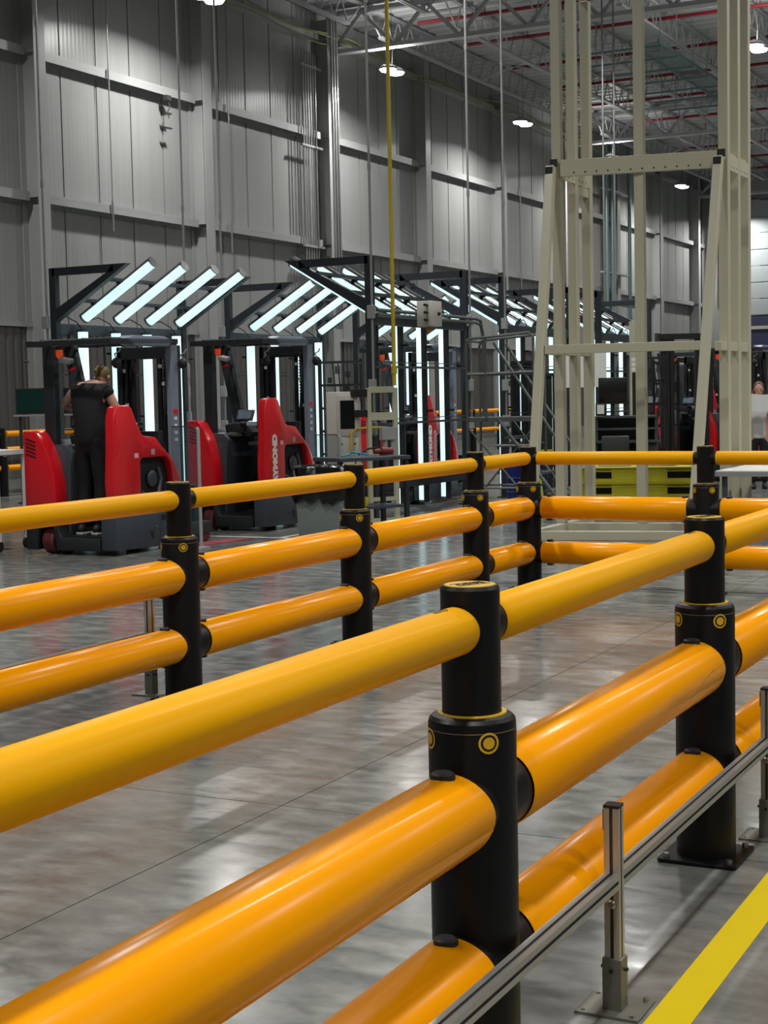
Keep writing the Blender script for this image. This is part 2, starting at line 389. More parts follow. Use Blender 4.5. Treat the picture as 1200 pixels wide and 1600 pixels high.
for bay in range(3):
    ya = 17.4 + bay*16.7
    for i in range(12):
        x = -17.6 + i*2.05
        if j0 is None:
            mb = MB(); Ln = 16.4
            for dx in (-0.04, 0.04):
                mb.box((dx, Ln/2, 10.48), (0.05, Ln-1.4, 0.06)); mb.box((dx, Ln/2, 11.08), (0.05, Ln, 0.05))
            n = 22; s_ = (Ln-1.4)/n
            for q in range(n):
                a = 0.7+q*s_
                mb.bar((0, a, 10.48), (0, a+s_/2, 11.06), 0.028, 0.028); mb.bar((0, a+s_/2, 11.06), (0, a+s_, 10.48), 0.028, 0.028)
            mb.bar((0, 0, 11.06), (0, 0.7, 10.48), 0.03, 0.03); mb.bar((0, Ln, 11.06), (0, Ln-0.7, 10.48), 0.03, 0.03)
            j0 = mb.build('joist', JST, ce, smooth=False); j0.location = (x, ya, 0)
        else: share(j0, (x, ya, 0), ce)
p0 = None
for i, y in enumerate([19, 22.2, 25.4, 28.6, 31.8, 35.3, 38.1, 41.5, 44.8, 48.1, 51.9, 55.2, 58.6, 62.0, 65.3]):
    if p0 is None:
        mb = MB(); mb.cyl((-16.8, 0, 10.83), (14, 0, 10.83), 0.045, seg=10)
        for q in range(10):
            mb.cyl((-16+q*3.0, 0, 10.83), (-16+q*3.0, 0, 10.66), 0.022, seg=6); mb.cyl((-15+q*3.0, 0, 10.83), (-15+q*3.0, 0, 11.14), 0.012, seg=6)
        p0 = mb.build('sprinkler_pipe', PIPE, ce); p0.location = (0, y, 0)
    else: share(p0, (0, y, 0), ce)
# cross bracing between joists near the lit area
for y in (30, 41, 45, 58):
    mb = MB()
    for x in range(6):
        a = -17.6+x*4.1
        mb.bar((a, y, 10.5), (a+2.05, y, 11.05), 0.05, 0.05); mb.bar((a+2.05, y, 10.5), (a, y, 11.05), 0.05, 0.05)
    mb.build('bridging', JST, ce, smooth=False)
# basket cable tray
TRAY = mat('galvanised_tray', (120, 146, 146), 0.4, metal=0.4, noise=0.05)
tr = thing('cable_tray', 'grey-green wire basket cable tray hung under the roof behind the cream tower', 'cable tray', (-11.35, 40.6, 9.9))
mb = MB()
for dx in (-0.35, 0.35): mb.box((dx, 0, 0), (0.03, 8.6, 0.08))
for i in range(60): mb.box((0, -4.3+i*0.145, -0.03), (0.7, 0.012, 0.012))
for i in range(8): mb.box((-0.3+i*0.085, 0, -0.03), (0.010, 8.6, 0.010))
mb.build('wire_basket', TRAY, tr, smooth=False)
for i in range(7):
    y = -4.2+i*1.4; mb = MB(); mb.box((-0.75, y, -0.1), (2.3, 0.05, 0.05)); mb.cyl((-1.7, y, -0.1), (-1.7, y, 1.1), 0.012, seg=6); mb.cyl((0.37, y, -0.1), (0.37, y, 1.1), 0.012, seg=6)
    mb.build('trapeze_hanger', TRAY, tr, smooth=False)

# cables along the eave
GCAB = mat('green_yellow_cable', (128, 130, 70), 0.6, noise=0.1)
mb = MB()
for q in range(3):
    pts = []; y = 22.0
    while y < 62:
        sag = 0.10*math.sin(y*1.1+q)+0.12*math.sin(y*0.37+q*2)
        pts.append((XW+0.62+0.05*q, y, 10.25+sag+0.03*q)); y += 0.7
    mb.tube(pts, 0.016, 5)
mb.build('cable', GCAB)
tag(bpy.data.objects['cable'], 'slack green and yellow cables strung along the top of the left wall', 'cable')

# conduit bundle on the third column
cb = thing('conduit_bundle', 'bank of parallel vertical conduits strapped beside the wide wall column', 'conduit', (XW+0.3, 33.55, 0))
for i in range(6):
    MB().cyl((0, -0.75+i*0.12, 3.3), (0, -0.75+i*0.12, 10.0-0.02*i), 0.022, seg=8).build('conduit', CONDUIT, cb)
for i in range(3):
    MB().cyl((0.42, -0.06+i*0.13, 3.3), (0.42, -0.06+i*0.13, 11.0), 0.035, seg=8).build('riser_pipe', CONDUIT, cb)
for z in (5.3, 7.7, 9.6): MB().box((0.02, -0.4, z), (0.06, 1.0, 0.05)).build('strut', STEEL, cb, smooth=False)

rp_ = thing('riser_pipes', 'tall grey-green riser pipes on the left wall, seen through the cream tower', 'pipes', (XW+0.6, 54.4, 0))
for y in (-0.15, 0.5, 2.5): MB().cyl((0, y, 0), (0, y, 10.9), 0.07, seg=10).build('pipe', TRAY, rp_)
for z in (3, 6, 9): MB().box((-0.1, 1.1, z), (0.2, 2.9, 0.06)).build('bracket', STEEL, rp_, smooth=False)
dc = thing('drop_conduit', 'long thin twin conduits hanging behind the cream tower, left of its middle upright', 'conduit', (-10.35, 30.6, 0))
for y in (-0.25, 0.45): MB().cyl((0, y, 2.7), (0, y, 10.5), 0.02, seg=8).build('conduit', CONDUIT, dc)
MB().box((0, 0.1, 2.7), (0.12, 0.9, 0.12)).build('box', GREYBOX, dc, smooth=False)

# ---------------------------------------------------------------- high bay lights
HB_LENS = mat('lit_high_bay_lens', (255, 255, 255), 0.4, emit=(250, 250, 242), es=14)
hb0 = None
HB = [((-17.0, 26.15), 'leftmost high bay light, cut off by the top of the picture'),
      ((-17.0, 34.2), 'high bay light just right of the conduit column, beside the yellow drop pipe'),
      ((-17.0, 42.7), 'second high bay light along the wall from the yellow drop pipe'),
      ((-17.0, 50.8), 'high bay light seen between the cream tower uprights above its top beam'),
      ((-17.0, 59.1), 'farthest high bay light, seen below the top beam of the cream tower'),
      ((-8.7, 36.5), 'bright high bay light near the upper right corner by the roof joists')]
for (x, y), lab in HB:
    if hb0 is None:
        hb0 = thing('high_bay_light', lab, 'ceiling light', (x, y, HB_Z), 0, 'high bay lights')
        for s_ in (-1, 1):
            MB().lathe([(0, 0.10), (0.12, 0.09), (0.21, 0.02), (0.21, -0.02)], (0, s_*0.22, 0), seg=20).build('housing', GREYBOX, hb0)
            MB().lathe([(0.205, -0.02), (0.17, -0.07), (0.0, -0.095)], (0, s_*0.22, 0), seg=20).build('lens', HB_LENS, hb0)
        MB().box((0, 0, 0.10), (0.1, 0.5, 0.06)).build('driver_box', GREYBOX, hb0, bevel=0.01)
        MB().tube([(0, 0, 0.1), (0.01, 0.02, 0.5), (-0.01, 0.02, 0.9), (0, 0, 1.63)], 0.006, 6).build('hanger_cable', SLOT, hb0)
    else:
        o = dup(hb0); o.location = (x, y, HB_Z); o['label'] = lab

# ---------------------------------------------------------------- polymer barriers
Z_CAP, Z_RING, RS, RT = 1.167, 0.877, 0.100, 0.0674
ZT, ZM, ZL = 1.072, 0.668, 0.300
R_T, R_M = 0.0545, 0.095
def barrier_post(parent, loc, dirs, seg=40, logo=True):
    x, y = loc
    post = MB()
    post.lathe([(0, 0.012), (RS, 0.012), (RS, Z_RING-0.020), (RS-0.002, Z_RING-0.012), (RS-0.009, Z_RING-0.004), (RT+0.012, Z_RING), (RT+0.012, Z_RING-0.004), (RT, Z_RING-0.004), (RT, Z_CAP-0.008), (RT-0.005, Z_CAP), (0, Z_CAP)], seg=seg)
    p = post.build('post', BLK, parent, ang=24); p.location = (x, y, 0)
    MB().lathe([(RT+0.001, Z_RING-0.002), (RT+0.001, Z_RING+0.003), (RT+0.011, Z_RING+0.003), (RT+0.012, Z_RING-0.001)], seg=seg).build('collar_ring', BADGE, p)
    MB().lathe([(RS+0.0006, Z_RING-0.033), (RS+0.0010, Z_RING-0.0318), (RS+0.0006, Z_RING-0.0306)], seg=seg).build('seam_line', mat('seam_tan', (110, 84, 60), 0.5), p)
    MB().lathe([(0, Z_CAP+0.0015), (RT-0.010, Z_CAP+0.0015), (RT-0.009, Z_CAP-0.001)], seg=seg).build('cap_disc', BADGE, p)
    if logo:
        mb = MB(); mb.box((-0.0, 0.018, Z_CAP+0.002), (0.088, 0.002, 0.001)); mb.box((0, -0.018, Z_CAP+0.002), (0.088, 0.002, 0.001))
        o = mb.build('logo_band', BLK2, p, smooth=False); o.rotation_euler = (0, 0, 1.1)
        text_mesh('logo_text', 'A-SAFE', 0.026, BLK2, p, Matrix.Rotation(1.1, 4, 'Z') @ Matrix.Translation((0, 0, 0)) , 0.0006, 0.0006).location = (0, 0, Z_CAP+0.0022)
    for q in range(4):
        an = math.radians(45+90*q); n = Vector((math.cos(an), math.sin(an), 0)); t = Vector((-n.y, n.x, 0))
        mb = MB()
        def disc(r0, r1, off, mi):
            sg = 20; vs = []; fs = []
            for k in range(sg):
                a = 2*math.pi*k/sg
                for r in (r0, r1):
                    u = r*math.cos(a); zz = r*math.sin(a); ua = u/RS
                    vs.append(((RS+off)*math.cos(an+ua), (RS+off)*math.sin(an+ua), Z_RING-0.052+zz))
            for k in range(sg): fs.append((2*k, 2*((k+1) % sg), 2*((k+1) % sg)+1, 2*k+1))
            mb._add(vs, fs, mi)
        disc(0.019, 0.024, 0.0016, 0); disc(0.0135, 0.019, 0.001, 1); disc(0.0, 0.0135, 0.0022, 0)
        mb.build('badge', [BADGE, BLK2], p)
    mb = MB(); mb.prism([(-0.135, -0.125), (-0.125, -0.135), (0.125, -0.135), (0.135, -0.125), (0.135, 0.125), (0.125, 0.135), (-0.125, 0.135), (-0.135, 0.125)], 'Z', 0.0, 0.014)
    mb.build('base_plate', BLK, p, bevel=0.003, smooth=False)
    for sx in (-1, 1):
        for sy in (-1, 1):
            MB().cyl((sx*0.108, sy*0.108, 0.012), (sx*0.108, sy*0.108, 0.028), 0.011, seg=6).build('bolt', BOLT, p)
    for zc, rr, h, rp in ((ZT, R_T, RT, RT), (ZM, R_M, RS, RS), (ZL, R_M, RS, RS)):
        for d in dirs:
            e_ = {'Y': 0.050, '-Y': 0.028}.get(d, 0.036) * (1 if rr > 0.08 else 0.62); k = rr*0.94; prof = [(k*0.96, 0.3*rp), (k*0.99, rp+e_*0.3), (k, rp+e_-0.008), (k*0.97, rp+e_-0.002), (k*0.9, rp+e_+0.002), (0, rp+e_+0.002)]
            MB().lathe(prof, (0, 0, zc), d, seg=28).build('rail_socket', BLK, p)
    return p
def barrier_rail(parent, a, b, zc, rr, m, clip, seg=40):
    # a, b are post centres; the rail runs between their sockets
    a, b = Vector((a[0], a[1], zc)), Vector((b[0], b[1], zc)); d = (b-a).normalized()
    rp = RT if rr < 0.08 else RS
    # saddle-shaped ends that hug the round posts
    n = seg; side = Vector((0, 0, 1)).cross(d)
    vs = []
    Ln = (b-a).length
    for st_ in range(2):
        for ring in range(2):
            for k in range(n):
                an = 2*math.pi*k/n; u = rr*math.cos(an); v = rr*math.sin(an)
                rv = rr-0.0035 if ring == (0 if st_ == 0 else 1) else rr
                uu, vv = rv*math.cos(an), rv*math.sin(an)
                kk = 1 if rr > 0.08 else 0.62
                if abs(d.x) > 0.5: hug = rp + 0.033*kk
                elif st_ == 0: hug = rp + 0.047*kk
                else: hug = 0.5*math.sqrt(max(rp*rp-u*u*0.98, 0)) + 0.5*rp + 0.024*kk
                if ring == (1 if st_ == 0 else 0): hug += 0.003
                t = hug if st_ == 0 else Ln-hug
                vs.append(a + d*t + side*uu + Vector((0, 0, vv)))
    fs = []
    for q in range(3):
        for k in range(n): fs.append((q*n+k, q*n+(k+1) % n, (q+1)*n+(k+1) % n, (q+1)*n+k))
    r = MB()._add(vs, fs).build('rail', m, parent, ang=50)
    if clip:
        for t in (rp+0.085, Ln-rp-0.062):
            q = a + d*t
            MB().lathe([(0, rr+0.012), (0.022, rr+0.012), (0.027, rr+0.008), (0.028, rr-0.006)], (q.x, q.y, zc), seg=16).build('pin_cap', BLK2, r)
            MB().lathe([(0, -rr-0.010), (0.022, -rr-0.010), (0.027, -rr-0.006), (0.028, -rr+0.006)], (q.x, q.y, zc), seg=16).build('pin_cap', BLK2, r)
    else:
        q = a + d*(Ln-rp-0.085)
        mb = MB(); z = rr+0.0006
        pts = [(-0.035, 0.004), (0.008, 0.004), (0.008, 0.010), (0.026, 0.0), (0.008, -0.010), (0.008, -0.004), (-0.035, -0.004), (-0.035, 0.004)]
        for i in range(7):
            p1, p2 = pts[i], pts[i+1]
            A = q + d*p1[0] + side*p1[1]; B = q + d*p2[0] + side*p2[1]
            A.z = zc + math.sqrt(rr*rr-p1[1]**2)+0.0004; B.z = zc + math.sqrt(rr*rr-p2[1]**2)+0.0004
            mb.bar(A, B, 0.0014, 0.0014)
        mb.build('arrow_mark', BLK2, r, smooth=False)
    return r
def run(parent, pts):
    for a, b in zip(pts[:-1], pts[1:]):
        barrier_rail(parent, a, b, ZT, R_T, YEL_TOP, False)
        barrier_rail(parent, a, b, ZM, R_M, YEL, True)
        barrier_rail(parent, a, b, ZL, R_M, YEL, True)
XN, XF = -1.405, -4.718
nb = thing('safety_barrier', 'nearest yellow three-rail barrier with two large black posts, crossing the foreground', 'barrier', (0, 0, 0))
near = [(XN, 1.19), (XN, 3.167), (XN, 5.126), (XN, 7.09)]
for p in near: barrier_post(nb, p, ['Y', '-Y'], 56)
run(nb, near)
fb = thing('safety_barrier', 'yellow three-rail barrier with four black posts running behind the nearest barrier', 'barrier', (0, 0, 0))
far = [(XF, 4.84), (XF, 6.828), (XF, 8.821), (XF, 10.769), (XF, 11.857)]
for i, p in enumerate(far): barrier_post(fb, p, ['Y', '-Y'] if i < 4 else ['-Y', 'X'], 40, i > 0)
run(fb, far)
xb = thing('safety_barrier', 'yellow three-rail barrier crossing level before the cream steel tower', 'barrier', (0, 0, 0))
cross = [(XF, 11.857), (-3.2365, 11.857), (-1.27, 11.857), (0.7, 11.857)]
for p in cross[1:]: barrier_post(xb, p, ['X', '-X'], 40)
run(xb, cross)
# scratch marks on the near middle rail
SCR = mat('scratch_brown', (150, 92, 8), 0.6)
def scratch(pts, r):
    mb = MB(); P = []
    for y, ang in pts:
        P.append((XN+math.cos(ang)*(R_M+0.0002), y, ZM+math.sin(ang)*(R_M+0.0002)))
    for a, b in zip(P[:-1], P[1:]): mb.bar(a, b, r, r)
    o = mb.build('scratch', SCR, nb, smooth=False)
scratch([(4.62, -0.25), (4.70, -0.05), (4.77, 0.08), (4.86, 0.2), (4.90, 0.22)], 0.0012)
scratch([(4.93, 0.32), (4.955, 0.37)], 0.001)

# ---------------------------------------------------------------- wall barriers (far, along the left wall)
def wall_barrier(label, x, ya, yb_, zs, step):
    t = thing('safety_barrier', label, 'barrier', (0, 0, 0))
    n = max(1, round((yb_-ya)/step))
    for i in range(n+1):
        y = ya+(yb_-ya)*i/n
        MB().lathe([(0, 0), (0.09, 0), (0.09, 0.7), (0.065, 0.72), (0.065, 1.2), (0, 1.2)], (x, y, 0), seg=14).build('post', BLK, t)
    for z in zs:
        for i in range(n):
            a = ya+(yb_-ya)*i/n; b = ya+(yb_-ya)*(i+1)/n
            MB().cyl((x, a+0.1, z), (x, b-0.1, z), 0.055, seg=14).build('rail', YEL, t)
wall_barrier('small yellow three-rail barrier along the dark wall base at the left edge', -18.35, 17.1, 25.3, (1.10, 0.82, 0.50), 2.05)
wall_barrier('distant yellow two-rail barrier along the wall, seen through the safety ladder', -18.0, 35.0, 47.0, (1.16, 0.62), 2.0)

# ---------------------------------------------------------------- aluminium kick rail
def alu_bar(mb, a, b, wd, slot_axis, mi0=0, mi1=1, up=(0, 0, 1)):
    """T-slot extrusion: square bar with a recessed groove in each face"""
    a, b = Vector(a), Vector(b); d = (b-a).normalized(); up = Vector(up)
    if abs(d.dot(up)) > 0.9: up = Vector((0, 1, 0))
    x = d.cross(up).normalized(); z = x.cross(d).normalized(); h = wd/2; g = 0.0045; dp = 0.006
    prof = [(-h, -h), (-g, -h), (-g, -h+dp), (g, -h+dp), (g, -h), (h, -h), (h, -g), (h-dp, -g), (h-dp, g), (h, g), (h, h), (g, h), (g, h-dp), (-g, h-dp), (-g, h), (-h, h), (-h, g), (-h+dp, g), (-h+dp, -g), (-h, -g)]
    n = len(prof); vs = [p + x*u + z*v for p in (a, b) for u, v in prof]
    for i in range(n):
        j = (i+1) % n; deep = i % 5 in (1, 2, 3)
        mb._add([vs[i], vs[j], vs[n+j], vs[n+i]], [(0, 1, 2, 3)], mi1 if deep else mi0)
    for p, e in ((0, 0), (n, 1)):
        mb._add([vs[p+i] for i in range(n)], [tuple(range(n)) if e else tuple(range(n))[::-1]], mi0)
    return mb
def kick_post(parent, x, y, mark=False):
    mb = MB(); alu_bar(mb, (x, y, 0.10), (x, y, 0.535), 0.040, 'Z')
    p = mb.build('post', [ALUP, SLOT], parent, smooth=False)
    MB().box((x, y, 0.538), (0.042, 0.042, 0.008)).build('end_cap', BLK2, p, bevel=0.001, smooth=False)
    mb = MB(); mb.box((x, y, 0.075), (0.052, 0.052, 0.135)); mb.build('socket', STEELPL, p, bevel=0.002, smooth=False)
    for dx, dy in ((0, -1), (1, 0), (-1, 0)):
        MB().cyl((x+dx*0.022, y+dy*0.022, 0.112), (x+dx*0.036, y+dy*0.036, 0.112), 0.005, seg=8).build('set_screw', BLK2, p)
    mb = MB(); mb.box((x-0.004, y+0.01, 0.004), (0.17, 0.15, 0.008)); mb.build('foot_plate', STEELPL, p, bevel=0.001, smooth=False)
    for dx, dy in ((-0.07, -0.05), (0.06, -0.05), (-0.07, 0.07)):
        MB().cyl((x+dx, y+dy, 0.0075), (x+dx, y+dy, 0.0088), 0.006, seg=10).build('bolt_hole', BLK2, p)
    MB().cyl((x+0.062, y+0.07, 0.008), (x+0.062, y+0.07, 0.018), 0.009, seg=6).build('bolt', BOLT, p)
    MB().box((x-0.023, y-0.004, 0.50), (0.006, 0.012, 0.055)).build('side_clip', BLK2, p, bevel=0.001, smooth=False)
    MB().lathe([(0, -0.026), (0.008, -0.026), (0.012, -0.023), (0.012, -0.02)], (x, y, 0.285), axis='Y', seg=12).build('corner_bolt', BOLT, p)
    return p
kr = thing('kick_rail', 'slotted aluminium rail on two short posts beside the nearest barrier and yellow stripe', 'rail', (0, 0, 0))
for y in (2.02, 3.725, 5.42, 7.1): kick_post(kr, -1.262, y)
mb = MB(); mb.bm.free()
for a_, b_ in ((0.2, 2.0), (2.04, 3.705), (3.745, 5.40), (5.44, 7.08)):
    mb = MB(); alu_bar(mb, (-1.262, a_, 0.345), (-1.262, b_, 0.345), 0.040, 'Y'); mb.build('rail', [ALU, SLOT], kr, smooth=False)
kr2 = thing('kick_rail', 'short aluminium rail and post on the floor behind the far barrier at left', 'rail', (0, 0, 0))
for y in (5.1, 6.86): kick_post(kr2, -4.955, y)
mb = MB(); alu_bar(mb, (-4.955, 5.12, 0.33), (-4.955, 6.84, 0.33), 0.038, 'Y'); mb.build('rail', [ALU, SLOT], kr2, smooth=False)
mb = MB(); P = [(-4.98, 6.87+0.02*math.cos(a), 0.44+0.025*math.sin(a)) for a in [i*0.5 for i in range(12)]] + [(-4.98, 6.88, 0.37)]
mb.tube(P, 0.0035, 6); mb.build('cable_loop', BLK2, kr2)
#@@PART2@@

# ---------------------------------------------------------------- inspection light frames
def led_tube(parent, a, b, face, name='light_tube', mt=None):
    """dark D-shaped housing with a lit lens facing 'face', running a -> b"""
    a, b, f = Vector(a), Vector(b), Vector(face).normalized(); d = (b-a).normalized(); f = (f - d*f.dot(d)).normalized(); s_ = d.cross(f)
    R = 0.078
    def shell(a0, a1, r, mb, n=10, mi=0, e0=0.0):
        pr = [(r*math.cos(a0+(a1-a0)*i/n), r*math.sin(a0+(a1-a0)*i/n)) for i in range(n+1)]
        vs = [p + f*u + s_*v for p in (a+d*e0, b-d*e0) for u, v in pr]; m = len(pr)
        fs = [(i, (i+1) % m, m+(i+1) % m, m+i) for i in range(m)] + [tuple(range(m))[::-1], tuple(range(m, 2*m))]
        mb._add(vs, fs, mi)
    mb = MB(); shell(math.radians(98), math.radians(262), R, mb); h = mb.build(name, HOUS, parent, ang=30)
    mb = MB(); shell(math.radians(-98), math.radians(98), R*0.95, mb, e0=0.02); mb.build('lens', LENS, h, ang=30)
    for p, e in ((a, -1), (b, 1)):
        mb = MB(); mb.cyl(p, p+d*e*0.012, R*1.03, seg=20); mb.build('end_cap', HOUS, h)
    return h
def light_frame(name, label, X, Y, sgn, L=3.1):
    """sgn +1: leans towards +X (left side of the tunnel); -1: leans towards -X"""
    t = thing(name, label, 'light frame', (X, Y, 0), 0, 'light frames of the inspection tunnel')
    H = 3.43
    for y in (0.05, L-0.05):
        MB().box((0, y, H/2), (0.10, 0.10, H)).build('post', FRAME, t, bevel=0.004, smooth=False)
        MB().bar((0, y, H-0.05), (sgn*1.02, y, H-0.05), 0.10, 0.10).build('top_bar', FRAME, t, smooth=False)
        mb = MB(); mb.prism([(sgn*0.05, 2.72), (sgn*1.24, H), (sgn*1.02, H), (sgn*0.92, H-0.1), (sgn*0.05, 2.88)] if sgn > 0 else [(sgn*0.05, 2.88), (sgn*0.92, H-0.1), (sgn*1.02, H), (sgn*1.24, H), (sgn*0.05, 2.72)], 'Y', y-0.05, y+0.05)
        mb.build('brace', FRAME, t, smooth=False)
        MB().box((0, y, 0.008), (0.2, 0.2, 0.016)).build('base_plate', FRAME, t, smooth=False)
    for z, hh in ((2.62, 0.14), (0.42, 0.10)):
        MB().box((0, L/2, z), (0.05, L-0.2, hh)).build('rail', FRAME2 if z > 1 else FRAME, t, smooth=False)
    for u in (0.36, 0.80):
        MB().box((sgn*u, L/2, 2.77+(u-0.2)*0.595+0.125), (0.05, L-0.15, 0.05)).build('purlin', FRAME2, t, smooth=False)
    for z in (1.25, 2.0):
        mb = MB(); mb.box((-sgn*0.03, L/2, z), (0.03, L-0.2, 0.03)); mb.box((-sgn*0.03, L/2, z+0.06), (0.012, L-0.2, 0.012))
        mb.build('tie_rod', FRAME2, t, smooth=False)
    for i in range(4):
        y = 0.42 + i*0.745
        led_tube(t, (sgn*0.16, y, 0.12), (sgn*0.16, y, 2.60), (sgn, -0.22, 0))
        led_tube(t, (sgn*0.20, y, 2.77), (sgn*1.36, y, 3.46), (sgn*0.5, -0.10, -0.8))
        mb = MB(); mb.tube([(sgn*0.16, y, 2.60), (sgn*0.05, y+0.02, 2.72), (sgn*0.02, y-0.2, 2.80), (0, y-0.4, 2.76)], 0.008, 6); mb.build('power_lead', BLK2, t)
        for zz in (0.5, 1.4, 2.3): MB().box((sgn*0.045, y, zz), (0.07, 0.05, 0.03)).build('bracket', BLK2, t, smooth=False)
        for u in (0.36, 0.80): MB().box((sgn*u, y, 2.77+(u-0.2)*0.595+0.088), (0.05, 0.05, 0.05)).build('bracket', BLK2, t, smooth=False)
    return t
light_frame('light_frame', 'leftmost black lit frame on the wall side, above the truck with the person', -13.5, 16.72, 1)
light_frame('light_frame', 'second black lit frame on the wall side, behind the empty red truck', -13.5, 21.05, 1)
light_frame('light_frame', 'third lit frame on the wall side, deep inside the tunnel', -13.5, 25.4, 1)
light_frame('light_frame', 'nearest right-hand lit frame, its front post behind the cream stand', -9.3, 17.88, -1)
light_frame('light_frame', 'second right-hand lit frame, behind the rolling safety ladder', -9.3, 22.35, -1)
light_frame('light_frame', 'farthest right-hand lit frame, half hidden by the cream tower', -9.3, 26.85, -1)
DR = [(-13.52, 16.62, 'thin conduit dropping from the roof to the post of the leftmost light frame'),
      (-13.52, 19.92, 'thin conduit dropping to the right end of the leftmost light frame'),
      (-13.52, 20.96, 'thin conduit dropping to the second wall-side light frame'),
      (-9.22, 17.83, 'thin conduit dropping from the roof to the nearest right-hand light frame'),
      (-9.22, 20.96, 'thin conduit dropping to the far end of the nearest right-hand light frame'),
      (-9.22, 22.30, 'thin conduit dropping to the second right-hand light frame')]
for x, y, lab in DR:
    t = thing('drop_conduit', lab, 'conduit', (x, y, 0), 0, 'conduits dropping to the light frames')
    MB().cyl((0, 0, 1.1), (0, 0, 10.5), 0.017, seg=8).build('conduit', CONDUIT, t)
    for z in (1.2, 1.75, 2.7): MB().box((0.0, -0.03, z), (0.09, 0.07, 0.17)).build('junction_box', GREYBOX, t, bevel=0.006, smooth=False)
    for z in (4.5, 6.6): MB().cyl((0, 0, z), (0, 0, z+0.09), 0.025, seg=8).build('coupling', CONDUIT, t)
# horizontal conduits and junction box on the right-hand frame
t = thing('conduit_run', 'horizontal grey conduits along the top of the nearest right-hand light frame', 'conduit', (-9.18, 17.9, 0))
for dz in (0, 0.06): MB().tube([(0, 0, 2.67+dz), (0, 3.15, 2.67+dz), (0.02, 3.3, 2.64+dz), (0.03, 3.36, 2.5), (0.03, 3.36, 1.3)], 0.024, 8).build('conduit', TUBE, t)
t = thing('junction_box', 'beige junction box with amber lamp on the conduits of the right-hand light frame', 'junction box', (-9.05, 19.2, 2.67))
MB().box((0, 0, 0.05), (0.22, 0.34, 0.34)).build('enclosure', BEIGE, t, bevel=0.008)
for q in range(6): MB().cyl((0.05-0.0, -0.17, 0.16-0.1*(q % 3)), (0.05, -0.26, 0.16-0.1*(q % 3)), 0.018, seg=8).build('cable_gland', BLK2, t) if q < 3 else None
MB().lathe([(0.04, 0), (0.045, -0.04), (0.03, -0.06), (0, -0.065)], (0, 0, -0.12), seg=12).build('amber_lamp', mat('amber', (190, 120, 50), 0.4), t)
MB().cyl((0.11, 0.05, 0.05), (0.135, 0.05, 0.05), 0.025, seg=10).build('switch', BLK2, t)
t = thing('indicator_lamp', 'small green indicator light glowing behind the slanted left leg of the cream tower', 'lamp', (-9.17, 25.35, 2.66))
MB().ball((0, 0, 0), 0.045, 10, 6).build('lens', mat('green_led', (60, 220, 130), 0.4, emit=(60, 240, 140), es=3), t)
MB().box((-0.06, 0, 0), (0.06, 0.14, 0.14)).build('housing', GREYBOX, t)

# ---------------------------------------------------------------- cream steel tower
tw = thing('steel_tower', 'tall cream painted steel tower with slanted front legs behind the crossing barrier', 'tower', (0, 0, 0))
U1, R1, FL, FR = Vector((-6.32, 16.92, 0)), Vector((-4.49, 17.29, 0)), Vector((-6.27, 15.80, 0)), Vector((-4.56, 16.18, 0))
M1 = (U1+R1)/2
u = (R1-U1).normalized(); dep = Vector((0, 1, 0)); wpo = 0.108
def post(p, z0, z1, w=wpo, m=CREAM, nm='upright'):
    return MB().bar((p.x, p.y, z0), (p.x, p.y, z1), w, w, up=(0, 1, 0)).build(nm, m, tw, bevel=0.006, smooth=False)
for p, z1 in ((U1, 9.5), (U1+dep*0.50, 6.25), (U1+dep*1.0, 6.25), (R1, 9.5), (R1+dep*0.47, 9.5), (R1+dep*0.94, 9.5), (M1, 9.5)):
    post(p, 0.1, z1)
def beam(a, b, z, w, h, nm, m=CREAM, z2=None):
    z2 = z if z2 is None else z2
    return MB().bar((a.x, a.y, z), (b.x, b.y, z2), w, h).build(nm, m, tw, bevel=0.005, smooth=False)
off = Vector((0, -0.08, 0))
TB = beam(U1+off+u*0.06, R1+off-u*0.06, 4.155, 0.045, 0.19, 'top_beam')
n = Vector((u.y, -u.x, 0))
for i in range(12):
    p = U1+off+u*(0.22+i*0.128)
    q = p + n*0.0235; q2 = p + n*0.026
    MB().cyl((q.x, q.y, 4.10), (q2.x, q2.y, 4.10), 0.010, seg=10).build('bolt_hole', BLK2, TB)
for e in (U1, R1):
    sb = beam(e-dep*0.12, e+dep*0.99, 4.20, 0.05, 0.10, 'side_beam')
    for i in range(7):
        p = e+dep*(0.12+i*0.115)
        MB().cyl((p.x+0.051, p.y, 4.09), (p.x+0.054, p.y, 4.09), 0.009, seg=8).build('bolt_hole', BLK2, sb)
    MB().box((e.x+0.0, e.y-0.125, 4.215), (0.085, 0.02, 0.085)).build('end_cap', BLK2, tw, smooth=False)
    MB().bar((e.x+0.045, e.y+0.02, 4.13), (e.x+0.045, e.y+0.98, 4.13), 0.012, 0.17).build('side_plate', CREAM2, tw, smooth=False)
for e, f in ((U1, FL), (R1, FR)):
    top = e + Vector((-0.02, -0.16, 0))
    lg = MB().bar((f.x, f.y, 0.1), (top.x, top.y, 4.17), 0.10, 0.10, up=(0, 1, 0)).build('slanted_leg', CREAM, tw, bevel=0.006, smooth=False)
    MB().box((top.x, top.y-0.062, 4.120), (0.088, 0.02, 0.085)).build('end_cap', BLK2, lg, smooth=False)
    for k, zz in ((0, 2.07),):
        s_ = zz/4.17; a = f.lerp(top, s_)
    beam(f, e+dep*0.99, 0.05, 0.10, 0.10, 'base_beam')
k = 2.08/4.17
a = FL.lerp(U1+Vector((-0.02, -0.16, 0)), k); b = FR.lerp(R1+Vector((-0.02, -0.16, 0)), k)
beam(a+u*0.05, b-u*0.05, 2.09, 0.10, 0.10, 'middle_beam')
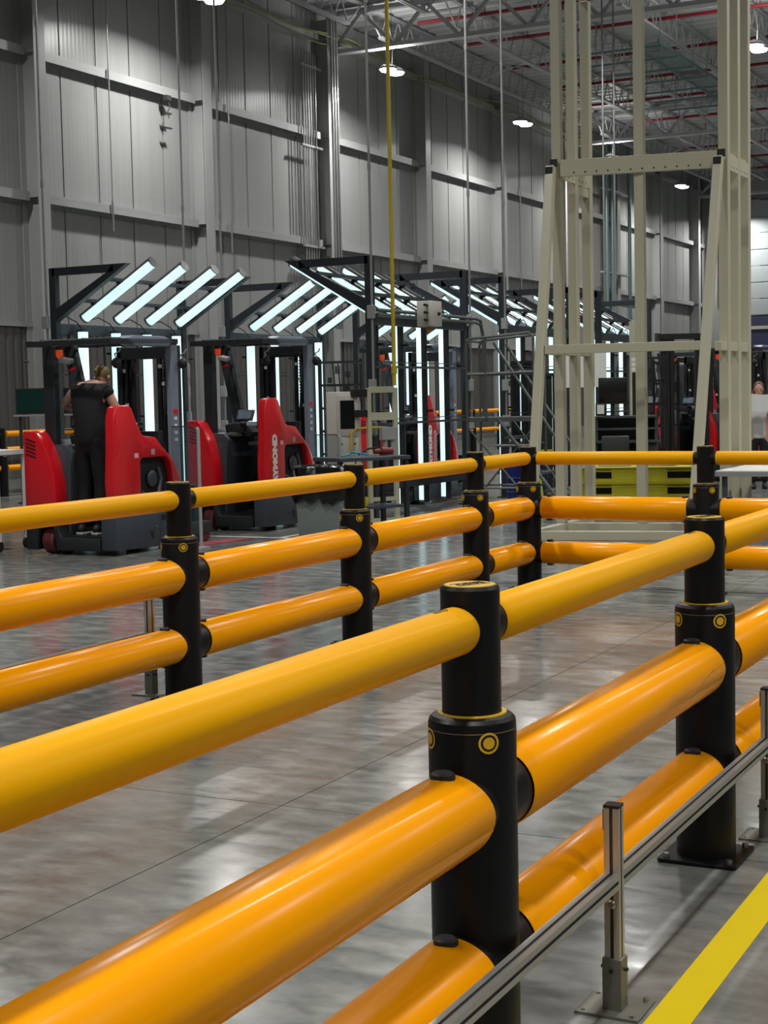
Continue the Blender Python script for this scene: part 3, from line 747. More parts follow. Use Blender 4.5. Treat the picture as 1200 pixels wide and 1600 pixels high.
for z in (2.09,):
    beam(R1-dep*0.3, R1+dep*0.94, z, 0.08, 0.10, 'side_beam'); beam(U1-dep*0.3, U1+dep*0.94, z, 0.08, 0.10, 'side_beam')
beam(FL, FR, 0.05, 0.10, 0.10, 'base_beam'); beam(U1, R1, 0.05, 0.10, 0.10, 'base_beam')
beam(U1+dep*0.47, U1+dep*0.94, 6.30, 0.10, 0.10, 'cap_rail'); beam(U1+dep*0.47, U1+dep*0.94, 3.98, 0.08, 0.10, 'cap_rail')
for e in (FL, FR): MB().box((e.x, e.y, 0.004), (0.16, 0.16, 0.008)).build('foot_plate', CREAM2, tw, smooth=False)

# ---------------------------------------------------------------- reach trucks
def make_truck(label):
    t = thing('reach_truck', label, 'forklift', (0, 0, 0), 0, 'red reach trucks waiting in line')
    W = 0.56
    # left rear cover
    mb = MB(); mb.prism([(-W, 0.48), (-0.16, 0.48), (-0.175, 0.78), (-0.225, 1.02), (-0.30, 1.2), (-0.38, 1.33), (-0.42, 1.36), (-W, 1.36)], 'Y', 0.0, 0.20)
    cv = mb.build('left_cover', RED, t, bevel=0.018)
    for i in range(5):
        MB().bar((-0.52, -0.003, 1.275-i*0.042), (-0.40, -0.003, 1.235-i*0.042), 0.006, 0.012).build('vent_slot', BLK2, cv, smooth=False)
    mb = MB(); mb.prism([(-W, 0.52), (-0.40, 0.52), (-0.40, 1.10), (-W, 1.25)], 'Y', 0.36, 1.35); mb.build('left_side_panel', TGREY, t, bevel=0.015)
    # chassis with wheel arch
    mb = MB()
    mb.prism([(-W, 0.05), (-0.42, 0.05), (-0.40, 0.33), (-0.22, 0.33), (-0.18, 0.05), (0.36, 0.05), (0.36, 0.19), (-0.12, 0.19), (-0.16, 0.30), (-0.16, 0.52), (-W, 0.52)], 'Y', 0.0, 0.16)
    mb.box((0.0, 0.78, 0.12), (2*W-0.04, 1.22, 0.14)); mb.box((-0.36, 0.62, 0.40), (0.38, 0.85, 0.30)); ch = mb.build('chassis', TDARK, t, bevel=0.008)
    MB().box((0.10, 0.5, 0.196), (0.5, 0.9, 0.012)).build('platform_mat', BLK2, t, smooth=False)
    MB().lathe([(0.05, -0.07), (0.125, -0.07), (0.143, -0.05), (0.143, 0.05), (0.125, 0.07), (0.05, 0.07)], (-0.31, 0.15, 0.143), 'X', seg=24).build('drive_wheel', WHEEL, t)
    MB().lathe([(0.01, -0.05), (0.045, -0.05), (0.05, -0.03), (0.05, 0.03), (0.045, 0.05), (0.01, 0.05)], (-0.12, 0.10, 0.05), 'X', seg=16).build('caster_wheel', BLK2, t)
    # operator compartment
    mb = MB(); mb.box((0.0, 1.06, 0.75), (0.86, 0.10, 1.14)); mb.build('compartment_wall', TBLACK, t, bevel=0.01)
    mb = MB(); mb.prism([(-0.44, 0.19), (-0.14, 0.19), (-0.12, 0.95), (-0.08, 1.12), (-0.16, 1.20), (-0.44, 1.20)], 'Y', 0.20, 1.0)
    cs = mb.build('console', TGREY, t, bevel=0.025)
    mb = MB(); mb.prism([(-0.24, 1.18), (0.10, 1.14), (0.16, 1.20), (0.10, 1.28), (-0.10, 1.33), (-0.26, 1.30)], 'Y', 0.38, 0.80); mb.build('dashboard', TDARK, cs, bevel=0.02)
    mb = MB(); mb.ball((-0.10, 0.34, 1.16), (0.13, 0.09, 0.05)); mb.build('steering_tiller', TBLACK, cs)
    mb = MB(); mb.cyl((0.02, 0.36, 1.20), (0.04, 0.36, 1.30), 0.025); mb.ball((0.04, 0.34, 1.31), (0.05, 0.04, 0.03)); mb.build('control_handle', TBLACK, cs)
    sc = MB().box((-0.02, 0.50, 1.41), (0.24, 0.03, 0.15), (-0.5, 0, 0)).build('display', TDARK, t, bevel=0.01)
    MB().box((-0.02, 0.480, 1.412), (0.19, 0.008, 0.10), (-0.5, 0, 0)).build('screen', mat('pale_screen', (96, 112, 128), 0.15), sc, smooth=False)
    mb = MB(); mb.box((0.26, 0.62, 1.06), (0.34, 0.5, 0.05)); mb.tube([(0.05, 0.55, 1.1), (0.15, 0.56, 1.36), (0.3, 0.58, 1.38), (0.36, 0.6, 1.15)], 0.012, 6); mb.build('arm_shelf', TGREY, t, bevel=0.01)
    mb = MB(); mb.box((0.30, 0.60, 0.78), (0.18, 0.5, 0.54)); mb.build('seat_back_pad', TBLACK, t, bevel=0.03)
    # right tall cover with battery cut-out (ring of side panels)
    x0, x1 = 0.45, W
    body = [(0.0, 0.50), (-0.015, 0.80), (0.015, 1.15), (0.03, 1.48), (0.07, 1.60), (0.13, 1.62), (0.30, 1.62), (0.35, 1.58), (0.42, 1.44), (0.50, 1.31), (0.56, 1.28), (0.76, 1.26), (0.88, 1.15), (1.05, 1.02), (1.16, 0.88), (1.23, 0.70), (1.27, 0.50)]
    hole = [(0.47, 0.50), (0.47, 1.00), (0.51, 1.04), (0.94, 1.04), (1.02, 0.98), (1.08, 0.80), (1.11, 0.50)]
    mb = MB(); poly = body + hole[::-1]
    mb.prism(poly, 'X', x0, x1)
    rc = mb.build('right_cover', RED, t, bevel=0.014)
    MB().box((0.46, 0.78, 0.77), (0.04, 0.62, 0.54)).build('battery_bay', TBLACK, rc, smooth=False)
    mb = MB(); mb.tube([(0.49, 0.56, 0.66), (0.53, 0.66, 0.60), (0.53, 0.82, 0.62), (0.51, 0.90, 0.80), (0.49, 0.88, 0.92)], 0.022, 8); mb.build('hose', TGREY, rc)
    mb = MB(); mb.ball((0.50, 0.76, 0.80), (0.03, 0.09, 0.10)); mb.build('pump_cap', TGREY, rc)
    mtx = Matrix(((0, 0, 1, W+0.001), (0, -1, 0, 0.235), (1, 0, 0, 0.835), (0, 0, 0, 1)))
    text_mesh('lettering', 'RAYMOND', 0.135, WHITE, rc, mtx, 0.0008, 0.011)
    MB().box((W+0.001, 0.40, 1.07), (0.002, 0.07, 0.05)).build('decal', mat('pale_pink_decal', (230, 170, 170), 0.5), rc, smooth=False)
    MB().box((W+0.001, 0.70, 1.10), (0.002, 0.06, 0.06)).build('decal', GREYBOX, rc, smooth=False)
    mb = MB(); mb.prism([(0.0, 0.06), (0.86, 0.04), (1.20, 0.18), (1.20, 0.50), (0.0, 0.50)], 'X', 0.38, W+0.005); sd = mb.build('side_skirt', TGREY, t, bevel=0.012)
    MB().box((W+0.004, 0.88, 0.36), (0.006, 0.14, 0.06)).build('handle_slot', BLK2, sd, smooth=False)
    MB().prism([(0.62, 0.16), (0.66, 0.12), (0.66, 0.22), (0.60, 0.22)], 'X', W+0.003, W+0.008).build('lug', BLK2, sd, smooth=False)
    for y in (0.72, 0.88): MB().cyl((W+0.004, y, 0.27), (W+0.014, y, 0.27), 0.012, seg=10).build('bolt', BOLT, sd)
    # overhead guard
    og = MB()
    og.bar((-0.42, 0.06, 2.31), (0.50, 0.06, 2.31), 0.08, 0.06); og.bar((-0.42, 1.20, 2.33), (0.54, 1.20, 2.33), 0.08, 0.06)
    og.bar((-0.46, 0.02, 2.31), (-0.46, 1.24, 2.33), 0.08, 0.07); og.bar((0.52, 0.02, 2.31), (0.52, 1.24, 2.33), 0.08, 0.06)
    for i in range(7): og.bar((-0.34+i*0.13, 0.06, 2.33), (-0.34+i*0.13, 1.2, 2.35), 0.02, 0.05)
    gd = og.build('overhead_guard', TDARK, t, bevel=0.006, smooth=False)
    MB().prism([(0.30, 2.33), (0.42, 2.38), (1.0, 2.38), (1.16, 2.33), (1.05, 2.27), (0.45, 2.27)], 'X', 0.40, 0.56).build('guard_plate', TLIGHT, gd, bevel=0.01)
    MB().bar((-0.37, 0.26, 0.9), (-0.37, 0.26, 2.29), 0.14, 0.09, up=(0, 1, 0)).build('rear_pillar', TDARK, t, bevel=0.01, smooth=False)
    dp = MB().bar((-0.12, 0.55, 1.30), (-0.46, 0.72, 2.30), 0.16, 0.06, up=(0, 1, 0)).build('slanted_pillar', TDARK, t, bevel=0.01, smooth=False)
    MB().bar((-0.275, 0.590, 1.70), (-0.385, 0.645, 2.02), 0.11, 0.004, up=(0, 1, 0)).build('warning_label', TLIGHT, dp, smooth=False)
    dp.children[0].data.materials[0] = mat('dull_label', (52, 56, 62), 0.5)
    MB().bar((-0.387, 0.646, 2.025), (-0.395, 0.650, 2.05), 0.11, 0.006, up=(0, 1, 0)).build('label_header', RED, dp, smooth=False)
    fp = MB().box((0.51, 1.18, 1.38), (0.07, 0.13, 1.84)).build('front_pillar', TLIGHT, t, bevel=0.008, smooth=False)
    MB().box((0.547, 1.17, 1.54), (0.003, 0.08, 0.05)).build('red_mark', RED, fp, smooth=False)
    for z_ in (1.22, 1.30, 1.38, 1.46): MB().box((0.547, 1.17, z_), (0.003, 0.05, 0.035)).build('white_mark', WHITE, fp, smooth=False)
    # mast
    ms = MB()
    for sx in (-1, 1):
        ms.box((sx*0.34, 1.50, 1.20), (0.06, 0.14, 2.2)); ms.box((sx*0.28, 1.52, 1.23), (0.045, 0.11, 2.14)); ms.box((sx*0.23, 1.54, 1.2), (0.035, 0.10, 2.1))
    ms.box((0, 1.46, 2.22), (0.72, 0.06, 0.14)); ms.box((0, 1.50, 0.95), (0.6, 0.05, 0.10)); ms.box((0, 1.50, 0.45), (0.7, 0.08, 0.2)); ms.box((0, 1.40, 0.2), (0.8, 0.3, 0.16))
    mst = ms.build('mast', TDARK, t, bevel=0.004, smooth=False)
    for x in (-0.17, 0.17): MB().cyl((x, 1.46, 0.35), (x, 1.46, 2.18), 0.030, seg=12).build('lift_cylinder', TBLACK, mst)
    for x in (-0.24, 0.25):
        ck = MB(); ck.box((x, 1.425, 1.3), (0.006, 0.010, 1.78))
        for i in range(45): ck.box((x, 1.425, 0.42+i*0.039), (0.024, 0.014, 0.022))
        ck.build('lift_chain', BLK2, mst, smooth=False)
    MB().tube([(0.26, 1.43, 2.2), (0.30, 1.39, 1.9), (0.25, 1.40, 1.4), (0.29, 1.41, 0.8), (0.26, 1.43, 0.5)], 0.016, 6).build('hydraulic_hose', BLK2, mst)
    for x, z in ((-0.26, 2.02), (-0.24, 1.62), (0.24, 1.86), (0.3, 1.52), (0.20, 2.06)): MB().box((x, 1.42, z), (0.035, 0.02, 0.04)).build('clip', WHITE, mst, smooth=False)
    # carriage and forks
    MB().box((0, 1.75, 0.42), (0.80, 0.06, 0.5)).build('fork_carriage', TDARK, t, bevel=0.01, smooth=False)
    for sx in (-0.25, 0.25):
        mb = MB(); mb.box((sx, 1.80, 0.34), (0.11, 0.04, 0.5)); mb.prism([(1.80, 0.09), (2.25, 0.09), (2.25, 0.105), (1.80, 0.13)], 'X', sx-0.055, sx+0.055); mb.build('fork', TDARK, t, smooth=False)
    for sx in (-0.46, 0.46):
        mb = MB(); mb.box((sx, 1.50, 0.17), (0.14, 0.72, 0.14)); leg = mb.build('outrigger', RED if sx > 9 else TDARK, t, bevel=0.01)
        MB().cyl((sx-0.05, 1.76, 0.075), (sx+0.05, 1.76, 0.075), 0.075, seg=16).build('load_wheel', WHEEL, leg)
    # lamps and fans
    MB().lathe([(0, 0.0), (0.035, 0.0), (0.035, -0.06), (0.02, -0.09), (0, -0.095)], (-0.18, 0.16, 2.24), seg=12).build('amber_beacon', mat('amber_beacon', (220, 70, 30), 0.35, emit=(220, 70, 20), es=0.4), t)
    MB().box((-0.20, 0.20, 2.24), (0.06, 0.06, 0.08)).build('lamp_bracket', BLK2, t, smooth=False)
    MB().box((-0.08, 0.14, 2.12), (0.14, 0.08, 0.05), (0.3, 0.2, 0)).build('work_light', GREYBOX, t, bevel=0.01)
    for x, y in ((0.44, 0.28), (0.60, 1.25)):
        f = MB().ball((x, y, 2.08), (0.055, 0.045, 0.06), 14, 10).build('fan', BLK2, t)
        MB().tube([(x, y, 2.12), (x-0.02, y, 2.18), (x+0.03, y, 2.20), (x+0.05, y, 2.24)], 0.009, 6).build('fan_arm', GREYBOX, f)
    MB().tube([(-0.46, 0.02, 2.12), (-0.50, -0.02, 2.12)], 0.012, 6).build('hook', BLK2, t)
    return t
tk = make_truck('empty red reach truck in the middle of the line, lettering upright on its side')
tk.location = (-10.33, 16.0, 0)
t1 = dup(tk); t1.location = (-10.37, 13.0, 0); t1.scale = (1.06, 1.0, 0.97); t1['label'] = 'leftmost red reach truck with a person standing on its platform'
for o in list(COL.objects):
    if o.name.startswith('lettering') and o.parent and o.parent.parent == t1: bpy.data.objects.remove(o)
t3 = dup(tk); t3.location = (-10.40, 20.6, 0); t3['label'] = 'red reach truck inside the light tunnel, seen between the lit tubes'
for loc, rz, lab in (((-8.45, 29.3, 0), 0.0, 'distant red reach truck seen between the cream tower and the black gantry columns'),
                     ((-6.98, 26.9, 0), 0.0, 'distant red reach truck seen just right of the slanted right leg of the tower')):
    o = dup(tk); o.location = loc; o.rotation_euler = (0, 0, rz); o['label'] = lab; o['group'] = 'red reach trucks parked beyond'
# tall black mast gantry in front of the facing truck
bk = thing('black_gantry', 'wide black twin column gantry with a top bar, seen through the cream tower', 'gantry', (-7.34, 25.6, 0), math.radians(25))
for sx in (-0.29, 0.29):
    mb = MB()
    for q in (-0.08, 0.0, 0.08): mb.box((sx+q, 0, 1.25), (0.072, 0.12, 2.5))
    mb.build('column', mat('gantry_black', (9, 9, 10), 0.5), bk, bevel=0.006, smooth=False)
MB().box((0, 0.0, 2.52), (0.86, 0.14, 0.09)).build('top_bar', TBLACK, bk, smooth=False)
MB().box((-0.45, 0.0, 2.50), (0.08, 0.1, 0.16)).build('roller_bracket', SLOT, bk, smooth=False)

# ---------------------------------------------------------------- people
def skin_mesh(chains, sub=2):
    """chains: list of (list of (x,y,z,r)), joined where the first point repeats an earlier one"""
    bm_pts = []; rad = []; edges = []; index = {}
    for ch in chains:
        prev = None
        for (x, y, z, r) in ch:
            k = (round(x, 4), round(y, 4), round(z, 4))
            if k not in index: index[k] = len(bm_pts); bm_pts.append(k); rad.append(r)
            i = index[k]
            if prev is not None and prev != i: edges.append((prev, i))
            prev = i
    me = bpy.data.meshes.new('tmp'); me.from_pydata(bm_pts, edges, []); o = bpy.data.objects.new('tmp', me); COL.objects.link(o)
    sk = o.modifiers.new('skin', 'SKIN'); sb = o.modifiers.new('sub', 'SUBSURF'); sb.levels = sub; sb.render_levels = sub
    for i, r in enumerate(rad):
        v = me.skin_vertices[0].data[i]
        v.radius = r if hasattr(r, '__len__') else (r, r); v.use_root = (i == 0)
    dg = bpy.context.evaluated_depsgraph_get(); out = bpy.data.meshes.new_from_object(o.evaluated_get(dg)); bpy.data.objects.remove(o)
    return out
def mesh_obj(name, mes, m, parent, extra=None):
    b = bmesh.new()
    for me in mes: b.from_mesh(me)
    if extra: extra.bm.to_mesh(bpy.data.meshes.new('x')); tmp = bpy.data.meshes.new('x2'); extra.bm.to_mesh(tmp); b.from_mesh(tmp)
    me = bpy.data.meshes.new(name); b.to_mesh(me); b.free(); me.materials.clear(); me.materials.append(m)
    for p in me.polygons: p.use_smooth = True; p.material_index = 0
    o = bpy.data.objects.new(name, me); COL.objects.link(o); o.parent = parent; return o
def head_geo(c, yaw, pitch=0.0, s=1.0):
    """head with brow, nose, ears, chin; looks along +Y before yaw"""
    mb = MB(); mb.ball((0, 0, 0.02), (0.076, 0.094, 0.105), 24, 16)
    mb.ball((0, 0.035, -0.055), (0.055, 0.055, 0.065), 18, 12)
    mb.ball((0, 0.094, -0.012), (0.014, 0.022, 0.026), 10, 8)
    for sx in (-1, 1): mb.ball((sx*0.078, -0.005, -0.01), (0.012, 0.022, 0.032), 10, 8)
    mb.ball((0, 0.083, -0.058), (0.024, 0.010, 0.007), 10, 6)
    R_ = Matrix.Translation(c) @ Matrix.Rotation(yaw, 4, 'Z') @ Matrix.Rotation(pitch, 4, 'X') @ Matrix.Scale(s, 4)
    bmesh.ops.transform(mb.bm, matrix=R_, verts=mb.bm.verts); return mb, R_
def face_bits(parent, R_):
    for sx in (-1, 1):
        mb = MB(); mb.ball((sx*0.030, 0.082, 0.012), (0.013, 0.008, 0.008), 10, 8); bmesh.ops.transform(mb.bm, matrix=R_, verts=mb.bm.verts); mb.build('eye', mat('eye_dark', (40, 34, 30), 0.3), parent)
    mb = MB(); mb.ball((0, 0.090, -0.058), (0.022, 0.006, 0.005), 10, 6); bmesh.ops.transform(mb.bm, matrix=R_, verts=mb.bm.verts); mb.build('mouth', mat('lips', (150, 84, 78), 0.5), parent)
def hand_chains(w, d, side, up=(0, 0, 1), curl=0.5, s=1.0):
    """palm and five curled fingers; w wrist, d pointing direction, side = direction towards the thumb"""
    w, d, sd = Vector(w), Vector(d).normalized(), Vector(side).normalized(); dn = d.cross(sd).normalized()
    ch = [[(*w, 0.026), (*(w+d*0.045*s), (0.036*s)), (*(w+d*0.085*s), 0.034*s)]]
    meshes = [skin_mesh(ch, 1)]
    for i, (o_, L) in enumerate(((0.030, 0.070), (0.010, 0.080), (-0.010, 0.074), (-0.030, 0.058))):
        p = w + d*0.075*s + sd*o_*s; q = [(*p, 0.010)]
        for k in range(1, 4):
            a = curl*k*0.55; p = p + (d*math.cos(a) + dn*math.sin(a))*(L/3*s); q.append((*p, 0.0095-0.0008*k))
        meshes.append(skin_mesh([q], 1))
    p = w + d*0.025*s + sd*0.024*s; q = [(*p, 0.012)]
    for k in range(1, 4): p = p + (sd*0.7+d*0.6+dn*0.3*k).normalized()*0.025*s; q.append((*p, 0.0105-0.0008*k))
    meshes.append(skin_mesh([q], 1))
    return meshes

# operator on the leftmost truck (seen from behind, leaning forward, bare arms)
CLB = mat('black_cloth', (9, 9, 11), 0.85, noise=0.2, scale=14, bump=0.3, bscale=40)
CLN = mat('black_trousers', (12, 12, 14), 0.8, noise=0.2, scale=14, bump=0.3, bscale=30)
pr = thing('person', 'person in black standing on the leftmost red truck, seen from behind, bare arms', 'person', (-10.40, 13.0, 0))
ZP = 0.200
hipz = ZP+1.02
pel = (0.10, 0.30, hipz, (0.15, 0.115)); ch1 = (0.09, 0.33, hipz+0.22, (0.155, 0.12)); ch2 = (0.04, 0.42, hipz+0.50, (0.19, 0.13)); nk = (0.02, 0.52, hipz+0.56, 0.075); hb = (0.0, 0.60, hipz+0.60, 0.055)
sl = (-0.15, 0.42, hipz+0.54, 0.066); sr = (0.24, 0.44, hipz+0.50, 0.066)
el = (-0.37, 0.46, hipz+0.36, 0.048); wl_ = (-0.22, 0.72, hipz+0.24, 0.032)
er = (0.33, 0.56, hipz+0.20, 0.042); wr_ = (0.26, 0.78, hipz+0.15, 0.030)
hl = (0.02, 0.30, hipz-0.08, 0.095); hr = (0.18, 0.32, hipz-0.08, 0.095)
kl = (-0.01, 0.33, ZP+0.50, 0.062); kr_ = (0.20, 0.34, ZP+0.50, 0.062); al = (-0.01, 0.28, ZP+0.10, 0.042); ar = (0.19, 0.28, ZP+0.10, 0.042)
body = skin_mesh([[pel, ch1, ch2, nk, hb], [ch2, sl, el, wl_], [ch2, sr, er, wr_], [pel, hl, kl, al], [pel, hr, kr_, ar]])
hm, RH = head_geo((0.0, 0.68, hipz+0.66), 0.25, -0.95)
tmp = bpy.data.meshes.new('h'); hm.bm.to_mesh(tmp)
hands = hand_chains(wl_[:3], (0.1, 1, -0.2), (1, 0, 0.2)) + hand_chains(wr_[:3], (-0.1, 1, -0.2), (-1, 0, 0.2))
bd = mesh_obj('body', [body, tmp]+hands, SKIN, pr)
face_bits(bd, RH)
def grow(c, d): return tuple(c[:3]) + ((tuple(v+d for v in c[3]) if hasattr(c[3], '__len__') else c[3]+d),)
g_ = 0.018
sl2 = (-0.19, 0.43, hipz+0.50, 0.078); sr2 = (0.27, 0.46, hipz+0.44, 0.080)
mesh_obj('shirt', [skin_mesh([[(0.10, 0.30, hipz-0.14, (0.15, 0.12)), grow(pel, g_+0.03), grow(ch1, g_+0.02), grow(ch2, g_), (nk[0], nk[1], nk[2]-0.03, 0.075)], [grow(ch2, g_), grow(sl, g_), sl2], [grow(ch2, g_), grow(sr, g_), sr2]])], CLB, pr)
mesh_obj('trousers', [skin_mesh([[(0.10, 0.30, hipz+0.10, (0.17, 0.135)), (0.10, 0.30, hipz-0.02, (0.16, 0.13)), ], [(0.10, 0.30, hipz-0.02, (0.16, 0.13)), grow(hl, g_), grow(kl, g_), grow(al, 0.022)], [(0.10, 0.30, hipz-0.02, (0.16, 0.13)), grow(hr, g_), grow(kr_, g_), grow(ar, 0.022)]])], CLN, pr)
SHOE = mat('black_trainer', (28, 28, 30), 0.6, noise=0.1)
SOLE = mat('pale_sole', (190, 190, 188), 0.6)
for x in (-0.01, 0.19):
    mb = MB(); mb.ball((x, 0.25, ZP+0.06), (0.047, 0.06, 0.055)); mb.ball((x, 0.34, ZP+0.045), (0.047, 0.13, 0.04)); s_ = mb.build('shoe', SHOE, pr)
    mb = MB(); mb.prism([(x-0.042, 0.20), (x+0.042, 0.20), (x+0.05, 0.38), (x+0.02, 0.47), (x-0.02, 0.47), (x-0.05, 0.38)], 'Z', ZP+0.0, ZP+0.026); mb.build('sole', SOLE, s_, bevel=0.005)
mb = MB(); mb.ball((0, -0.012, 0.032), (0.085, 0.098, 0.108), 24, 14); mb.ball((0, -0.10, 0.02), (0.035, 0.05, 0.04)); mb.tube([(0, -0.12, 0.02), (0, -0.17, -0.04), (0, -0.16, -0.12)], 0.02, 8)
bmesh.ops.transform(mb.bm, matrix=RH, verts=mb.bm.verts); mb.build('hair', mat('dark_blond_hair', (104, 92, 48), 0.6, noise=0.25, scale=60), pr)

def standing(label, loc, rz, top_m, pant_m, hair_m, pose):
    p = thing('person', label, 'person', loc, rz)
    el, wl2, er, wr2 = pose
    hz = 0.88
    pel = (0, 0, hz, (0.135, 0.10)); c1 = (0, 0.0, hz+0.22, (0.125, 0.10)); c2 = (0, 0, hz+0.43, (0.155, 0.10)); nk = (0, 0.0, hz+0.54, 0.05); hb = (0, 0.01, hz+0.60, 0.048)
    sl = (-0.15, 0, hz+0.45, 0.052); sr = (0.15, 0, hz+0.45, 0.052)
    el = (*el, 0.036); wl2 = (*wl2, 0.026); er = (*er, 0.036); wr2 = (*wr2, 0.026)
    hl = (-0.08, 0, hz-0.08, 0.082); hr = (0.08, 0, hz-0.08, 0.082); kl = (-0.085, 0.02, 0.47, 0.055); kr2_ = (0.085, 0.02, 0.47, 0.055); al = (-0.09, 0, 0.09, 0.038); ar = (0.09, 0, 0.09, 0.038)
    bodym = skin_mesh([[pel, c1, c2, nk, hb], [c2, sl, el, wl2], [c2, sr, er, wr2], [pel, hl, kl, al], [pel, hr, kr2_, ar]])
    hm, RH = head_geo((0, 0.03, hz+0.715), 0.0, -0.12)
    tmp = bpy.data.meshes.new('h'); hm.bm.to_mesh(tmp)
    bd = mesh_obj('body', [bodym, tmp] + hand_chains(wl2[:3], Vector(wl2[:3])-Vector(el[:3]), (0, 0, 1)) + hand_chains(wr2[:3], Vector(wr2[:3])-Vector(er[:3]), (0, 0, 1)), SKIN, p)
    face_bits(bd, RH)
    mesh_obj('top', [skin_mesh([[(0, 0, hz-0.10, (0.14, 0.12)), grow(pel, .025), grow(c1, .015), grow(c2, .015), (0, 0, hz+0.5, 0.075)], [grow(c2, .015), grow(sl, .014), grow(el, .013)], [grow(c2, .015), grow(sr, .014), grow(er, .013)]])], top_m, p)
    mesh_obj('trousers', [skin_mesh([[(0, 0, hz+0.04, (0.15, 0.115)), (0, 0, hz-0.02, (0.15, 0.12))], [(0, 0, hz-0.02, (0.15, 0.12)), grow(hl, .016), grow(kl, .016), grow(al, .02)], [(0, 0, hz-0.02, (0.15, 0.12)), grow(hr, .016), grow(kr2_, .016), grow(ar, .02)]])], pant_m, p)
    for x in (-0.09, 0.09):
        mb = MB(); mb.ball((x, 0.0, 0.055), (0.045, 0.055, 0.055)); mb.ball((x, 0.08, 0.042), (0.045, 0.12, 0.040)); mb.box((x, 0.05, 0.01), (0.08, 0.24, 0.02)); mb.build('shoe', SHOE, p)
    mb = MB(); mb.ball((0, -0.014, 0.034), (0.084, 0.096, 0.106), 24, 14)
    for sx in (-1, 1): mb.ball((sx*0.068, 0.0, -0.06), (0.024, 0.05, 0.12), 12, 10)
    bmesh.ops.transform(mb.bm, matrix=RH, verts=mb.bm.verts); mb.build('hair', hair_m, p)
    return p
WTOP = mat('white_top', (205, 205, 203), 0.8, noise=0.04, bump=0.2, bscale=30)
pw = standing('woman in white top and black trousers holding a large sheet of paper', (-5.95, 25.0, 0), math.radians(-165), WTOP, CLN, mat('brown_hair', (84, 64, 52), 0.6, noise=0.2, scale=60),
              ((-0.22, 0.10, 1.14), (-0.14, 0.30, 1.34), (0.22, 0.10, 1.14), (0.16, 0.30, 1.32)))
pw2 = standing('person in grey cut off by the right edge, beside the woman with the paper', (-5.22, 25.7, 0), math.radians(140), mat('grey_top', (128, 132, 136), 0.8), CLN, mat('teal_cap', (70, 130, 140), 0.7),
              ((-0.24, 0.06, 1.14), (-0.20, 0.25, 1.10), (0.24, 0.06, 1.14), (0.20, 0.25, 1.10)))
mb = MB(); N = 10
vs = []; fs = []
for i in range(N+1):
    for j in range(2): vs.append((-6.18+0.62*i/N, 24.56+0.03*math.sin(i*0.9), 1.26+0.27*j+0.012*math.sin(i*0.7)))
for i in range(N): fs.append((2*i, 2*i+2, 2*i+3, 2*i+1))
mb._add(vs, fs); o = mb.build('paper_sheet', PAPER, smooth=False); so = o.modifiers.new('s', 'SOLIDIFY'); so.thickness = 0.002
tag(o, 'large white paper sheet held up by the woman at the right edge', 'paper')

# ---------------------------------------------------------------- workbench, bin, stand, cabinet
wb = thing('workbench', 'dark workbench behind the grey bin, its top at the barrier rail height', 'workbench', (-8.62, 16.32, 0), math.radians(60))
MB().box((0, 0, 0.88), (1.0, 0.62, 0.045)).build('worktop', TGREY, wb, bevel=0.006, smooth=False)
MB().box((0, 0, 0.30), (0.92, 0.5, 0.03)).build('lower_shelf', TGREY, wb, smooth=False)
for x in (-0.46, 0.46):
    for y in (-0.26, 0.26): MB().box((x, y, 0.43), (0.05, 0.05, 0.86)).build('leg', TDARK, wb, smooth=False)
mb = MB(); mb.tube([(-8.79, 16.12, 0.915), (-8.72, 16.22, 0.93), (-8.67, 16.17, 0.96), (-8.61, 16.35, 0.93), (-8.53, 16.32, 0.92)], 0.012, 6)
tag(mb.build('air_line', mat('blue_line', (60, 150, 190), 0.5)), 'short blue air line lying on the dark workbench', 'hose')
mb = MB(); mb.tube([(-8.67, 16.32, 0.92), (-8.59, 16.39, 0.985), (-8.53, 16.49, 1.0), (-8.47, 16.57, 0.94), (-8.42, 16.67, 0.92)], 0.013, 6)
tag(mb.build('air_line', BLK2), 'black hose looped on the dark workbench', 'hose')
mb = MB(); mb.cyl((-8.45, 16.49, 0.955), (-8.37, 16.63, 0.955), 0.05, 0.04, seg=14); mb.cyl((-8.50, 16.41, 0.955), (-8.45, 16.49, 0.955), 0.03, seg=12)
tag(mb.build('impact_tool', mat('dark_red_tool', (120, 44, 44), 0.5)), 'dark red air tool lying at the right end of the workbench', 'tool')
mb = MB(); mb.prism([(-0.10, 0), (0.10, 0), (0.12, 0.09), (-0.12, 0.09)], 'Y', -0.17, 0.17); o = mb.build('parts_bin', mat('yellow_plastic', (190, 180, 20), 0.45, noise=0.05), bevel=0.006); o.location = (-8.67, 16.32, 0.316); o.rotation_euler = (0, 0, 0.5)
tag(o, 'yellow plastic parts bin on the lower shelf of the workbench', 'bin')
tb = thing('trash_bin', 'grey bin with a black bag folded over its rim, behind the far barrier', 'trash bin', (-8.60, 15.30, 0), math.radians(20))
BINM = mat('grey_bin_plastic', (112, 122, 118), 0.5, noise=0.06)
mb = MB(); mb.prism([(-0.24, 0.02), (0.24, 0.02), (0.29, 0.82), (-0.29, 0.82)], 'Y', -0.24, 0.24); mb.build('bin', BINM, tb, bevel=0.03)
BAG = mat('black_bag_plastic', (16, 16, 17), 0.22, noise=0.2, scale=20, bump=1.0, bscale=14)
mb = MB(); random.seed(3)
sg = 40; vs = []; rows = [(0.80, 0.27), (0.845, 0.31), (0.83, 0.335), (0.72, 0.34), (0.58, 0.35), (0.45, 0.335)]
